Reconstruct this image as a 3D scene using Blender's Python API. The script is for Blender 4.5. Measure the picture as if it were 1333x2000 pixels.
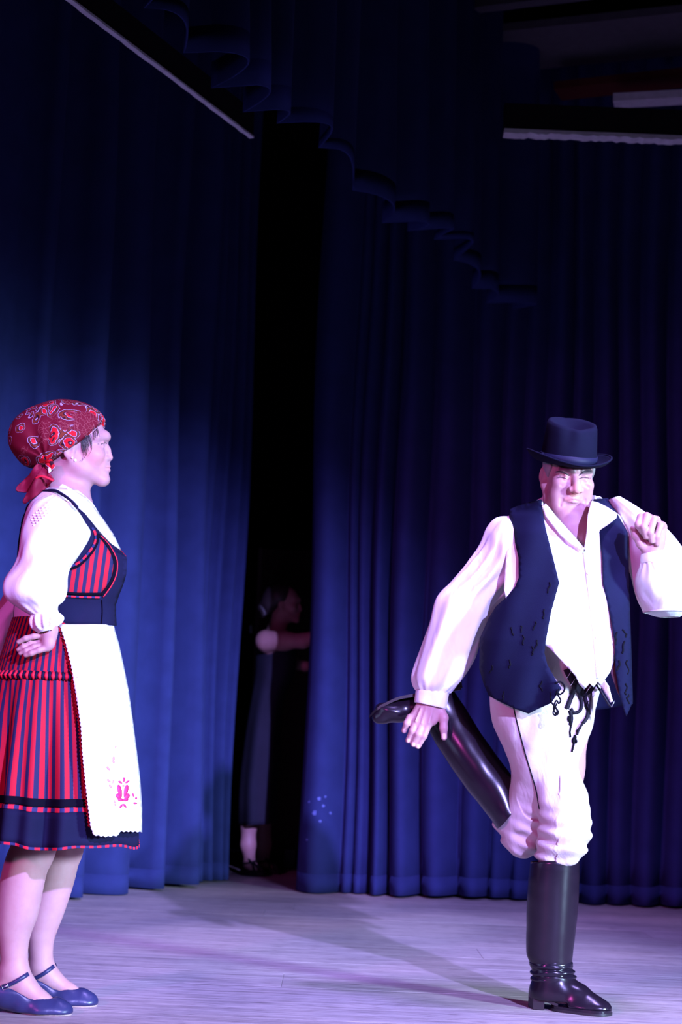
import bpy, bmesh, math, random
import numpy as np
from mathutils import Vector, Matrix, noise
from mathutils.bvhtree import BVHTree
from mathutils.geometry import delaunay_2d_cdt

for o in list(bpy.data.objects):
    bpy.data.objects.remove(o, do_unlink=True)
scene = bpy.context.scene
COL = scene.collection

# ------------------------------------------------------------------ camera
FPX = 3300.0                       # focal length in pixels of the 1333 x 2000 frame
CAM = Vector((0, 0, 0.727))
PITCH, ROLL = math.radians(7.87), math.radians(2.3)
FWD = Vector((0, math.cos(PITCH), math.sin(PITCH)))
R0 = Vector((1, 0, 0)); U0 = R0.cross(FWD)
RIGHT = R0 * math.cos(ROLL) + U0 * math.sin(ROLL)
UP = U0 * math.cos(ROLL) - R0 * math.sin(ROLL)
cd = bpy.data.cameras.new('camera'); cam = bpy.data.objects.new('camera', cd); COL.objects.link(cam)
cam.matrix_world = Matrix(((RIGHT.x, UP.x, -FWD.x, CAM.x), (RIGHT.y, UP.y, -FWD.y, CAM.y), (RIGHT.z, UP.z, -FWD.z, CAM.z), (0, 0, 0, 1)))
cd.sensor_fit = 'VERTICAL'; cd.sensor_height = 36; cd.lens = FPX / 2000 * 36
cd.clip_start = 0.05; cd.clip_end = 100
cd.dof.use_dof = True; cd.dof.focus_distance = 4.68; cd.dof.aperture_fstop = 4.0
scene.camera = cam

# ------------------------------------------------------------------ world, lights, exposure
w = bpy.data.worlds.new('hall_dark'); scene.world = w; w.use_nodes = True
w.node_tree.nodes['Background'].inputs[0].default_value = (0.25, 0.2, 0.9, 1)
w.node_tree.nodes['Background'].inputs[1].default_value = 0.0015
scene.view_settings.view_transform = 'Standard'; scene.view_settings.look = 'None'
scene.view_settings.gamma = 1; scene.view_settings.use_curve_mapping = False
scene.view_settings.exposure = 0.0

def spot(name, loc, aim, color, energy, half, blend, size=0.15):
    l = bpy.data.lights.new(name, 'SPOT'); l.energy = energy; l.color = color
    l.spot_size = math.radians(2 * half); l.spot_blend = blend; l.shadow_soft_size = size
    o = bpy.data.objects.new(name, l); COL.objects.link(o); o.location = loc
    o.rotation_euler = (Vector(aim) - Vector(loc)).to_track_quat('-Z', 'Y').to_euler()
    return o
# violet follow spot from the hall, cool white spot from house right, blue-violet wash from above, magenta front light from the left
spot('follow_spot', (3.25, -3.7, 4.2), (-0.85, 7.2, 0.20), (0.41, 0.35, 1.0), 11500, 11.6, 0.85, 0.10)
spot('side_spot', (6.3, -0.2, 2.0), (-0.5, 6.0, 0.28), (0.50, 0.71, 1.0), 8600, 15.0, 0.9, 0.45)
spot('stage_wash', (1.2, 4.2, 4.7), (0.6, 6.2, 0.0), (0.44, 0.32, 1.0), 1500, 31, 0.9, 0.3)
spot('magenta_front', (-3.6, -1.5, 2.9), (0.7, 5.6, 0.6), (1.0, 0.12, 0.75), 900, 18, 0.7, 0.25)
spot('added_ceiling_fill', (3.2, 4.6, 2.2), (1.75, 8.0, 4.05), (0.55, 0.35, 1.0), 15, 16, 0.9, 0.1)  # dim violet light added only to bring out the boards under the ceiling

# ------------------------------------------------------------------ placing: a point of the photograph at a given distance
def at(px, py, Y):
    d = FWD * FPX + RIGHT * (px - 666.5) - UP * (py - 1000.0)
    return CAM + d * (Y / d.y)
def mpp(Y): return Y / FPX

# ------------------------------------------------------------------ objects
def tag(o, label=None, cat=None, group=None, kind=None):
    if label: o['label'] = label
    if cat: o['category'] = cat
    if group: o['group'] = group
    if kind: o['kind'] = kind
    return o
def empty(name, loc):
    o = bpy.data.objects.new(name, None); COL.objects.link(o); o.location = loc; o.empty_display_size = 0.1
    return o
def mesh_obj(name, V, F, mat, parent=None, smooth=True, uv=None, solid=0, offset=0, autosm=None):
    me = bpy.data.meshes.new(name)
    V = np.asarray([tuple(v) for v in V], dtype=np.float64) if not isinstance(V, np.ndarray) else V
    if parent is not None: V = V - np.array(parent_world(parent))
    me.from_pydata([tuple(v) for v in V], [], [tuple(int(i) for i in f) for f in F])
    if uv is not None:
        lay = me.uv_layers.new(name='UVMap')
        li = np.empty(len(me.loops), dtype=np.int32); me.loops.foreach_get('vertex_index', li)
        lay.data.foreach_set('uv', np.asarray(uv, dtype=np.float32)[li].ravel())
    me.polygons.foreach_set('use_smooth', [smooth] * len(me.polygons))
    me.update()
    o = bpy.data.objects.new(name, me); COL.objects.link(o)
    if mat: me.materials.append(mat)
    if parent is not None: o.parent = parent
    if solid:
        m = o.modifiers.new('thickness', 'SOLIDIFY'); m.thickness = solid; m.offset = offset
    return o
def parent_world(p):
    l = Vector(p.location)
    while p.parent: p = p.parent; l = l + Vector(p.location)
    return l
class MB:
    """collects shapes for ONE mesh object"""
    def __init__(s): s.V = []; s.F = []; s.UV = []
    def add(s, V, F, UV=None):
        n = len(s.V); s.V += [Vector(v) for v in V]; s.F += [tuple(i + n for i in f) for f in F]
        s.UV += list(UV) if UV is not None else [(0, 0)] * len(V)
    def box(s, c, size, rot=None):
        V = []
        for x in (-.5, .5):
            for y in (-.5, .5):
                for z in (-.5, .5):
                    v = Vector((x * size[0], y * size[1], z * size[2]))
                    if rot: v = rot @ v
                    V.append(Vector(c) + v)
        s.add(V, [(0, 1, 3, 2), (4, 6, 7, 5), (0, 4, 5, 1), (2, 3, 7, 6), (0, 2, 6, 4), (1, 5, 7, 3)])
    def tube(s, pts, r, n=8, closed=False):
        pts = [Vector(p) for p in pts]; N = len(pts)
        rr = r if isinstance(r, (list, tuple)) else [r] * N
        prev = None; V = []; F = []
        for i, p in enumerate(pts):
            a = pts[(i - 1) % N] if (closed or i > 0) else p
            b = pts[(i + 1) % N] if (closed or i < N - 1) else p
            t = (b - a).normalized()
            if prev is None:
                prev = t.orthogonal().normalized()
            prev = (prev - t * prev.dot(t)).normalized(); q = t.cross(prev)
            for k in range(n):
                an = 2 * math.pi * k / n
                V.append(p + (prev * math.cos(an) + q * math.sin(an)) * rr[i])
        M = N if closed else N - 1
        for i in range(M):
            for k in range(n):
                a = i * n + k; b = i * n + (k + 1) % n; c = ((i + 1) % N) * n + (k + 1) % n; d = ((i + 1) % N) * n + k
                F.append((a, b, c, d))
        if not closed:
            F.append(tuple(range(n - 1, -1, -1))); F.append(tuple((N - 1) * n + k for k in range(n)))
        s.add(V, F)
    def ball(s, c, r, n=10, m=7, sc=(1, 1, 1)):
        V = []; F = []
        for j in range(m + 1):
            ph = math.pi * j / m
            for k in range(n):
                th = 2 * math.pi * k / n
                V.append(Vector(c) + Vector((math.sin(ph) * math.cos(th) * sc[0], math.sin(ph) * math.sin(th) * sc[1], math.cos(ph) * sc[2])) * r)
        for j in range(m):
            for k in range(n):
                F.append((j * n + k, (j + 1) * n + k, (j + 1) * n + (k + 1) % n, j * n + (k + 1) % n))
        s.add(V, F)
    def build(s, name, mat, parent=None, smooth=True, solid=0, offset=0):
        return mesh_obj(name, s.V, s.F, mat, parent, smooth, s.UV, solid, offset)

def catmull(P, n, closed=False):
    """resample control rows (any dimension) with a Catmull-Rom spline, n samples per span"""
    P = [np.asarray(p, dtype=float) for p in P]; out = []; N = len(P)
    for i in range(N if closed else N - 1):
        if closed: a, b, c, d = P[i - 1], P[i], P[(i + 1) % N], P[(i + 2) % N]
        else: a, b, c, d = P[max(i - 1, 0)], P[i], P[i + 1], P[min(i + 2, N - 1)]
        for k in range(n):
            t = k / n
            out.append(0.5 * ((2 * b) + (-a + c) * t + (2 * a - 5 * b + 4 * c - d) * t * t + (-a + 3 * b - 3 * c + d) * t ** 3))
    if not closed: out.append(P[-1])
    return out

# ------------------------------------------------------------------ loft between left and right outline points
def loft(rows, Y0, per=5, nth=40, disp=None, cap=(False, False), uvs=(1, 1)):
    """rows: (xl, yl, xr, yr, dy, depth_radius) in photo pixels / metres -> V, F, UV of a closed tube"""
    R = catmull(rows, per); V = []; F = []; UV = []; n = len(R)
    for i, r in enumerate(R):
        Y = Y0 + r[4]; L = at(r[0], r[1], Y); Rr = at(r[2], r[3], Y)
        C = (L + Rr) / 2; W = (Rr - L) / 2
        for k in range(nth):
            th = 2 * math.pi * k / nth
            m = 1 + (disp(i / (n - 1), th) if disp else 0)
            V.append(C + (W * math.cos(th) + Vector((0, -r[5] * math.sin(th), 0))) * m)
            UV.append((k / nth * uvs[0], i / (n - 1) * uvs[1]))
    for i in range(n - 1):
        for k in range(nth):
            F.append((i * nth + k, i * nth + (k + 1) % nth, (i + 1) * nth + (k + 1) % nth, (i + 1) * nth + k))
    if cap[0]: F.append(tuple(range(nth)))
    if cap[1]: F.append(tuple((n - 1) * nth + k for k in range(nth - 1, -1, -1)))
    return V, F, UV

# ------------------------------------------------------------------ a trunk: level outline rows that cloth panels can lie on
class Trunk:
    def __init__(s, rows, Y0):           # rows: py, xl, xr, front radius, back radius
        s.r = np.array(rows, dtype=float); s.Y0 = Y0
    def row(s, py): return [np.interp(py, s.r[:, 0], s.r[:, j]) for j in range(1, 5)]
    def surf(s, px, py, off=0.0, back=False, power=2.0):
        xl, xr, df, db = s.row(py); c, hw = (xl + xr) / 2, (xr - xl) / 2
        q = max(0.0, 1 - abs((px - c) / hw) ** power) ** (1 / power)
        if back: return s.Y0 + db * q + off
        return s.Y0 - df * q - off
def inside(poly, x, y):
    r = False; n = len(poly); j = n - 1
    for i in range(n):
        xi, yi = poly[i][0], poly[i][1]; xj, yj = poly[j][0], poly[j][1]
        if (yi > y) != (yj > y) and x < (xj - xi) * (y - yi) / (yj - yi) + xi: r = not r
        j = i
    return r
def densify(poly, step, closed=True):
    out = []; n = len(poly)
    for i in range(n if closed else n - 1):
        a, b = poly[i], poly[(i + 1) % n]; L = math.hypot(b[0] - a[0], b[1] - a[1]); k = max(1, int(L / step))
        for t in range(k): out.append((a[0] + (b[0] - a[0]) * t / k, a[1] + (b[1] - a[1]) * t / k))
    if not closed: out.append(tuple(poly[-1]))
    return out
def panel2d(poly, step=6, smooth=0):
    """triangulated filled outline in pixel coordinates"""
    if smooth: poly = [tuple(p) for p in catmull(poly, smooth, True)]
    b = densify(poly, step); n = len(b)
    pts = [Vector(p) for p in b]
    xs = [p[0] for p in b]; ys = [p[1] for p in b]
    arr = np.array(b)
    y = min(ys) + step / 2; row = 0
    while y < max(ys):
        x = min(xs) + (step / 2 if row % 2 else step)
        while x < max(xs):
            if inside(b, x, y) and np.min(np.hypot(arr[:, 0] - x, arr[:, 1] - y)) > step * 0.55: pts.append(Vector((x, y)))
            x += step
        y += step * 0.87; row += 1
    ed = [(i, (i + 1) % n) for i in range(n)]
    vs, es, fs, *_ = delaunay_2d_cdt(pts, ed, [], 1, 1e-5)
    return [(v.x, v.y) for v in vs], [tuple(f) for f in fs]
def panel(poly, depth, step=6, smooth=0, uvs=0.01, flip=False):
    P, F = panel2d(poly, step, smooth)
    V = [at(x, y, depth(x, y)) for x, y in P]
    if flip: F = [tuple(reversed(f)) for f in F]
    return V, F, [(x * uvs, y * uvs) for x, y in P]

# ------------------------------------------------------------------ smooth-blended solid modelling (distance field -> one continuous mesh)
class Field:
    def __init__(s): s.p = []; s.paints = []
    def _add(s, fn, lo, hi, k, op): s.p.append((fn, np.asarray(lo, float), np.asarray(hi, float), k, op))
    def cap(s, a, b, ra, rb=None, k=0.01, op=0):
        rb = ra if rb is None else rb
        a = np.array(a, float); b = np.array(b, float); ab = b - a; L2 = max(ab @ ab, 1e-12)
        def fn(P):
            t = np.clip(((P - a) @ ab) / L2, 0, 1)
            return np.linalg.norm(P - a - t[:, None] * ab, axis=1) - (ra + (rb - ra) * t)
        m = max(ra, rb); s._add(fn, np.minimum(a, b) - m, np.maximum(a, b) + m, k, op)
    def chain(s, pts, rad, k=0.01, op=0):
        for i in range(len(pts) - 1): s.cap(pts[i], pts[i + 1], rad[i], rad[i + 1], k, op)
    def ell(s, c, r, R=None, k=0.01, op=0):
        c = np.array(c, float); r = np.array(r, float); Rm = np.eye(3) if R is None else np.array(R, float)
        def fn(P):
            q = (P - c) @ Rm
            k0 = np.linalg.norm(q / r, axis=1); k1 = np.linalg.norm(q / (r * r), axis=1)
            return np.where(k1 > 1e-9, k0 * (k0 - 1) / np.maximum(k1, 1e-9), -r.min())
        m = np.abs(Rm) @ r; s._add(fn, c - m, c + m, k, op)
    def rbox(s, c, h, R=None, rr=0.004, k=0.005, op=0):
        c = np.array(c, float); h = np.array(h, float) - rr; Rm = np.eye(3) if R is None else np.array(R, float)
        def fn(P):
            q = np.abs((P - c) @ Rm) - h
            return np.linalg.norm(np.maximum(q, 0), axis=1) + np.minimum(q.max(axis=1), 0) - rr
        m = np.abs(Rm) @ (h + rr); s._add(fn, c - m, c + m, k, op)
    def plane(s, c, n, k=0.003):           # keeps the side that n points away from
        c = np.array(c, float); n = np.array(n, float); n /= np.linalg.norm(n)
        s._add(lambda P: -((P - c) @ n), [-99] * 3, [99] * 3, k, 1)
    def paint(s, a, b, r, col, soft=0.004): s.paints.append((np.array(a, float), np.array(b, float), r, np.array(col, float), soft))
    def eval(s, P, idx):
        d = np.full(len(P), 1.0)
        for i in idx:
            fn, lo, hi, k, op = s.p[i]; e = fn(P)
            if op == 0:
                h = np.maximum(k - np.abs(d - e), 0) / k; d = np.minimum(d, e) - h * h * k * 0.25
            else:
                h = np.maximum(k - np.abs(d + e), 0) / k; d = np.maximum(d, -e) + h * h * k * 0.25
        return d
    def mesh(s, axes, B=20):
        """surface nets on blocks that lie near the surface; axes: three arrays of node coordinates"""
        nb = [int(math.ceil((len(a) - 1) / B)) for a in axes]
        axes = [np.concatenate([a, a[-1] + (a[-1] - a[-2]) * np.arange(1, n * B + 2 - len(a))]) if n * B + 1 > len(a) else a for a, n in zip(axes, nb)]
        N = [len(a) + 2 for a in axes]
        vid = []; vco = []; quads = []
        lo = np.array([p[1] for p in s.p]); hi = np.array([p[2] for p in s.p]); kk = np.array([p[3] for p in s.p])
        isadd = np.array([p[4] == 0 for p in s.p])
        corner = [(i, j, k) for i in (0, 1) for j in (0, 1) for k in (0, 1)]
        for bi in range(nb[0]):
            X = axes[0][bi * B: bi * B + B + 1]
            for bj in range(nb[1]):
                Yy = axes[1][bj * B: bj * B + B + 1]
                for bk in range(nb[2]):
                    Z = axes[2][bk * B: bk * B + B + 1]
                    bl = np.array([X[0], Yy[0], Z[0]]); bh = np.array([X[-1], Yy[-1], Z[-1]])
                    pad = (kk * 1.0 + 0.004)[:, None]
                    ok = np.all((lo - pad < bh) & (hi + pad > bl), axis=1)
                    if not np.any(ok & isadd): continue
                    idx = np.nonzero(ok)[0]
                    cen = (bl + bh) / 2
                    dc = s.eval(cen[None], idx)[0]
                    if dc < -0.75 * np.linalg.norm(bh - bl) - 0.01: continue
                    gx, gy, gz = np.meshgrid(X, Yy, Z, indexing='ij')
                    D = s.eval(np.stack([gx.ravel(), gy.ravel(), gz.ravel()], 1), idx).reshape(gx.shape)
                    S = D < 0
                    if S.all() or not S.any(): continue
                    cnt = np.zeros((B, B, B), int)
                    for (i, j, k) in corner: cnt += S[i:B + i, j:B + j, k:B + k]
                    I = np.argwhere((cnt > 0) & (cnt < 8))
                    acc = np.zeros((len(I), 3)); num = np.zeros(len(I))
                    for ax in range(3):
                        for u in (0, 1):
                            for v in (0, 1):
                                o0 = [0, 0, 0]; o0[(ax + 1) % 3] = u; o0[(ax + 2) % 3] = v; o1 = list(o0); o1[ax] = 1
                                A = I + o0; Bq = I + o1
                                da = D[A[:, 0], A[:, 1], A[:, 2]]; db = D[Bq[:, 0], Bq[:, 1], Bq[:, 2]]
                                m = (da < 0) != (db < 0)
                                t = np.where(m, da / np.where(m, da - db, 1), 0)
                                pa = np.stack([X[A[:, 0]], Yy[A[:, 1]], Z[A[:, 2]]], 1); pb = np.stack([X[Bq[:, 0]], Yy[Bq[:, 1]], Z[Bq[:, 2]]], 1)
                                acc += np.where(m[:, None], pa + (pb - pa) * t[:, None], 0); num += m
                    G = I + np.array([bi * B, bj * B, bk * B]) + 1
                    vid.append((G[:, 0] * N[1] + G[:, 1]) * N[2] + G[:, 2]); vco.append(acc / num[:, None])
                    for ax in range(3):
                        sl0 = [slice(0, B)] * 3; sl1 = list(sl0); sl1[ax] = slice(1, B + 1)
                        s0 = S[tuple(sl0)]; s1 = S[tuple(sl1)]
                        E = np.argwhere(s0 != s1)
                        if not len(E): continue
                        sg = s0[E[:, 0], E[:, 1], E[:, 2]]
                        Gn = E + np.array([bi * B, bj * B, bk * B]) + 1
                        a1, a2 = (ax + 1) % 3, (ax + 2) % 3
                        q = []
                        for (du, dv) in ((-1, -1), (0, -1), (0, 0), (-1, 0)):
                            C = Gn.copy(); C[:, a1] += du; C[:, a2] += dv
                            q.append((C[:, 0] * N[1] + C[:, 1]) * N[2] + C[:, 2])
                        q = np.stack(q, 1); q[~sg] = q[~sg][:, ::-1]
                        quads.append(q)
        vid = np.concatenate(vid); vco = np.concatenate(vco); Q = np.concatenate(quads)
        order = np.argsort(vid); sv = vid[order]
        pos = np.searchsorted(sv, Q); pos = np.clip(pos, 0, len(sv) - 1)
        good = np.all(sv[pos] == Q, axis=1)
        return vco, order[pos[good]]
    def build(s, name, mat, parent, axes, base=None, disp=None, bvh=False):
        V, F = s.mesh(axes)
        if disp is not None: V = disp(V)
        W = V - np.array(parent_world(parent)) if parent is not None else V
        me = bpy.data.meshes.new(name)
        me.vertices.add(len(W)); me.vertices.foreach_set('co', W.astype(np.float32).ravel())
        me.loops.add(len(F) * 4); me.loops.foreach_set('vertex_index', F.astype(np.int32).ravel())
        me.polygons.add(len(F)); me.polygons.foreach_set('loop_start', np.arange(0, len(F) * 4, 4, dtype=np.int32))
        me.update(calc_edges=True); me.validate()
        me.polygons.foreach_set('use_smooth', np.ones(len(me.polygons), dtype=bool))
        if base is not None:
            c = np.tile(np.array([*base, 1.0]), (len(V), 1))
            for a, b, r, col, soft in s.paints:
                ab = b - a; L2 = max(ab @ ab, 1e-12); t = np.clip(((V - a) @ ab) / L2, 0, 1)
                d = np.linalg.norm(V - a - t[:, None] * ab, axis=1); f = np.clip((r + soft - d) / soft, 0, 1)[:, None]
                c[:, :3] = c[:, :3] * (1 - f) + col * f
            at_ = me.color_attributes.new('tint', 'FLOAT_COLOR', 'POINT'); at_.data.foreach_set('color', c.astype(np.float32).ravel())
        me.update()
        o = bpy.data.objects.new(name, me); COL.objects.link(o); me.materials.append(mat)
        if parent is not None: o.parent = parent
        if bvh: o_b = BVHTree.FromPolygons([tuple(v) for v in V], [tuple(int(i) for i in f) for f in F]); return o, o_b
        return o
def axis(*seg):
    """axis((start, end, step), ...) node coordinates with changing step"""
    out = [seg[0][0]]
    for a, b, st in seg:
        n = max(1, int(round((b - out[-1]) / st))); out += list(np.linspace(out[-1], b, n + 1)[1:])
    return np.array(out)
def bvh_of(V, F): return BVHTree.FromPolygons([tuple(v) for v in V], [tuple(f) for f in F])
def lay(px, py, bvh, off=0.003, default=None):
    """the point of a modelled surface seen at this place of the photograph, lifted off by off"""
    d = (at(px, py, 5.0) - CAM).normalized()
    h = bvh.ray_cast(CAM, d)
    if h[0] is None: return at(px, py, default) if default else None
    return h[0] - d * off

# ------------------------------------------------------------------ materials
def new_mat(name):
    m = bpy.data.materials.new(name); m.use_nodes = True; nt = m.node_tree
    return m, nt, nt.nodes['Principled BSDF']
def N(nt, t, **kw):
    n = nt.nodes.new(t)
    for k, v in kw.items():
        if k.startswith('i_'): n.inputs[int(k[2:]) if k[2:].isdigit() else k[2:]].default_value = v
        else: setattr(n, k, v)
    return n
def ramp(nt, stops, interp='LINEAR'):
    r = nt.nodes.new('ShaderNodeValToRGB'); r.color_ramp.interpolation = interp; e = r.color_ramp.elements
    e[0].position, e[0].color = stops[0][0], (*stops[0][1], 1); e[1].position, e[1].color = stops[-1][0], (*stops[-1][1], 1)
    for p, c in stops[1:-1]: x = e.new(p); x.color = (*c, 1)
    return r
def cloth(name, col, rough=0.85, weave=900, bump=0.15, var=0.12, sheen=0.0, fold=0.0, fscale=14, sheen_tint=(1, 1, 1, 1), spec=0.3):
    m, nt, b = new_mat(name); L = nt.links
    tc = N(nt, 'ShaderNodeTexCoord')
    n1 = N(nt, 'ShaderNodeTexNoise'); n1.inputs['Scale'].default_value = 9; n1.inputs['Detail'].default_value = 4
    L.new(tc.outputs['Object'], n1.inputs['Vector'])
    r = ramp(nt, [(0.3, tuple(c * (1 - var) for c in col)), (0.7, tuple(min(1, c * (1 + var)) for c in col))])
    L.new(n1.outputs['Fac'], r.inputs['Fac']); L.new(r.outputs['Color'], b.inputs['Base Color'])
    b.inputs['Roughness'].default_value = rough; b.inputs['Specular IOR Level'].default_value = spec
    if sheen: b.inputs['Sheen Weight'].default_value = sheen; b.inputs['Sheen Tint'].default_value = sheen_tint
    n2 = N(nt, 'ShaderNodeTexNoise'); n2.inputs['Scale'].default_value = weave; n2.inputs['Detail'].default_value = 2
    L.new(tc.outputs['Object'], n2.inputs['Vector'])
    bp = N(nt, 'ShaderNodeBump'); bp.inputs['Strength'].default_value = bump; bp.inputs['Distance'].default_value = 0.002
    L.new(n2.outputs['Fac'], bp.inputs['Height']); last = bp
    if fold:
        n3 = N(nt, 'ShaderNodeTexNoise'); n3.inputs['Scale'].default_value = fscale; n3.inputs['Detail'].default_value = 3; n3.inputs['Distortion'].default_value = 0.6
        mp = N(nt, 'ShaderNodeMapping'); mp.inputs['Scale'].default_value = (1.6, 1.6, 0.55)
        L.new(tc.outputs['Object'], mp.inputs['Vector']); L.new(mp.outputs[0], n3.inputs['Vector'])
        b2 = N(nt, 'ShaderNodeBump'); b2.inputs['Strength'].default_value = fold; b2.inputs['Distance'].default_value = 0.03
        L.new(n3.outputs['Fac'], b2.inputs['Height']); L.new(bp.outputs[0], b2.inputs['Normal']); last = b2
    L.new(last.outputs[0], b.inputs['Normal'])
    return m
def plain(name, col, rough=0.5, metal=0.0, bump=0.0, bscale=60, spec=0.5, coat=0.0):
    m, nt, b = new_mat(name); L = nt.links
    tc = N(nt, 'ShaderNodeTexCoord'); n1 = N(nt, 'ShaderNodeTexNoise'); n1.inputs['Scale'].default_value = 22; n1.inputs['Detail'].default_value = 5
    L.new(tc.outputs['Object'], n1.inputs['Vector'])
    r = ramp(nt, [(0.3, tuple(c * 0.88 for c in col)), (0.7, tuple(min(1, c * 1.1) for c in col))])
    L.new(n1.outputs['Fac'], r.inputs['Fac']); L.new(r.outputs['Color'], b.inputs['Base Color'])
    b.inputs['Roughness'].default_value = rough; b.inputs['Metallic'].default_value = metal; b.inputs['Specular IOR Level'].default_value = spec
    b.inputs['Coat Weight'].default_value = coat
    if bump:
        n2 = N(nt, 'ShaderNodeTexNoise'); n2.inputs['Scale'].default_value = bscale; n2.inputs['Detail'].default_value = 4
        L.new(tc.outputs['Object'], n2.inputs['Vector'])
        bp = N(nt, 'ShaderNodeBump'); bp.inputs['Strength'].default_value = bump; bp.inputs['Distance'].default_value = 0.004
        L.new(n2.outputs['Fac'], bp.inputs['Height']); L.new(bp.outputs[0], b.inputs['Normal'])
    return m
def skin(name):
    m, nt, b = new_mat(name); L = nt.links
    a = N(nt, 'ShaderNodeAttribute', attribute_name='tint')
    tc = N(nt, 'ShaderNodeTexCoord'); n1 = N(nt, 'ShaderNodeTexNoise'); n1.inputs['Scale'].default_value = 45; n1.inputs['Detail'].default_value = 4
    L.new(tc.outputs['Object'], n1.inputs['Vector'])
    mx = N(nt, 'ShaderNodeMix', data_type='RGBA', blend_type='MULTIPLY'); mx.inputs[0].default_value = 0.35
    r = ramp(nt, [(0.3, (0.85, 0.72, 0.72)), (0.65, (1, 1, 1))])
    L.new(n1.outputs['Fac'], r.inputs['Fac']); L.new(a.outputs['Color'], mx.inputs[6]); L.new(r.outputs['Color'], mx.inputs[7])
    L.new(mx.outputs[2], b.inputs['Base Color'])
    b.inputs['Roughness'].default_value = 0.5; b.inputs['Specular IOR Level'].default_value = 0.35
    b.inputs['Subsurface Weight'].default_value = 0.12; b.inputs['Subsurface Scale'].default_value = 0.008; b.inputs['Subsurface Radius'].default_value = (1, 0.35, 0.25)
    n2 = N(nt, 'ShaderNodeTexNoise'); n2.inputs['Scale'].default_value = 420; n2.inputs['Detail'].default_value = 3
    L.new(tc.outputs['Object'], n2.inputs['Vector'])
    bp = N(nt, 'ShaderNodeBump'); bp.inputs['Strength'].default_value = 0.12; bp.inputs['Distance'].default_value = 0.001
    L.new(n2.outputs['Fac'], bp.inputs['Height']); L.new(bp.outputs[0], b.inputs['Normal'])
    return m
def stripes(name, freq, ca, cb, duty=0.5, rough=0.8, axis_=0, slope=0.0):
    """woven stripes that run along the mesh's own UV direction"""
    m, nt, b = new_mat(name); L = nt.links
    uv = N(nt, 'ShaderNodeUVMap'); sp = N(nt, 'ShaderNodeSeparateXYZ'); L.new(uv.outputs[0], sp.inputs[0])
    ml = N(nt, 'ShaderNodeMath', operation='MULTIPLY'); ml.inputs[1].default_value = freq
    if slope:
        sl = N(nt, 'ShaderNodeMath', operation='MULTIPLY_ADD'); sl.inputs[1].default_value = slope
        L.new(sp.outputs[1 - axis_], sl.inputs[0]); L.new(sp.outputs[axis_], sl.inputs[2]); L.new(sl.outputs[0], ml.inputs[0])
    else: L.new(sp.outputs[axis_], ml.inputs[0])
    fr = N(nt, 'ShaderNodeMath', operation='FRACT'); L.new(ml.outputs[0], fr.inputs[0])
    r = ramp(nt, [(0.0, ca), (duty, cb)], 'CONSTANT'); L.new(fr.outputs[0], r.inputs['Fac'])
    L.new(r.outputs['Color'], b.inputs['Base Color']); b.inputs['Roughness'].default_value = rough; b.inputs['Specular IOR Level'].default_value = 0.25
    tc = N(nt, 'ShaderNodeTexCoord'); n2 = N(nt, 'ShaderNodeTexNoise'); n2.inputs['Scale'].default_value = 700
    L.new(tc.outputs['Object'], n2.inputs['Vector'])
    bp = N(nt, 'ShaderNodeBump'); bp.inputs['Strength'].default_value = 0.15; bp.inputs['Distance'].default_value = 0.002
    L.new(n2.outputs['Fac'], bp.inputs['Height']); L.new(bp.outputs[0], b.inputs['Normal'])
    return m
def paisley(name):
    m, nt, b = new_mat(name); L = nt.links
    tc = N(nt, 'ShaderNodeTexCoord')
    wn = N(nt, 'ShaderNodeTexNoise'); wn.inputs['Scale'].default_value = 22; wn.inputs['Detail'].default_value = 2
    L.new(tc.outputs['Object'], wn.inputs['Vector'])
    ad = N(nt, 'ShaderNodeVectorMath', operation='MULTIPLY_ADD'); ad.inputs[1].default_value = (0.05, 0.05, 0.05)
    L.new(wn.outputs['Color'], ad.inputs[0]); L.new(tc.outputs['Object'], ad.inputs[2])
    v = N(nt, 'ShaderNodeTexVoronoi', feature='F1'); v.inputs['Scale'].default_value = 25
    L.new(ad.outputs[0], v.inputs['Vector'])
    red, mar, lav, dk, br = (0.50, 0.006, 0.015), (0.13, 0.002, 0.014), (0.40, 0.30, 0.42), (0.025, 0.002, 0.010), (0.17, 0.025, 0.012)
    r = ramp(nt, [(0.0, lav), (0.06, dk), (0.15, red), (0.30, red), (0.33, lav), (0.365, dk), (0.41, br), (0.48, dk), (0.51, lav), (0.54, mar), (0.80, mar)], 'CONSTANT')
    L.new(v.outputs['Distance'], r.inputs['Fac'])
    v2 = N(nt, 'ShaderNodeTexVoronoi', feature='DISTANCE_TO_EDGE'); v2.inputs['Scale'].default_value = 95
    L.new(ad.outputs[0], v2.inputs['Vector'])
    r2 = ramp(nt, [(0.0, (0.24, 0.05, 0.06)), (0.03, (0.24, 0.05, 0.06)), (0.06, mar), (1.0, mar)]); L.new(v2.outputs['Distance'], r2.inputs['Fac'])
    big = N(nt, 'ShaderNodeTexNoise'); big.inputs['Scale'].default_value = 9; L.new(tc.outputs['Object'], big.inputs['Vector'])
    rb = ramp(nt, [(0.52, (0, 0, 0)), (0.54, (1, 1, 1))]); L.new(big.outputs['Fac'], rb.inputs['Fac'])
    mx = N(nt, 'ShaderNodeMix', data_type='RGBA'); L.new(rb.outputs['Color'], mx.inputs[0]); L.new(r.outputs['Color'], mx.inputs[6]); L.new(r2.outputs['Color'], mx.inputs[7])
    L.new(mx.outputs[2], b.inputs['Base Color']); b.inputs['Roughness'].default_value = 0.75; b.inputs['Specular IOR Level'].default_value = 0.2
    return m
def leather(name, col, rough=0.3, bump=0.25, bscale=55):
    return plain(name, col, rough, 0, bump, bscale, 0.4, 0.0)
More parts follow.
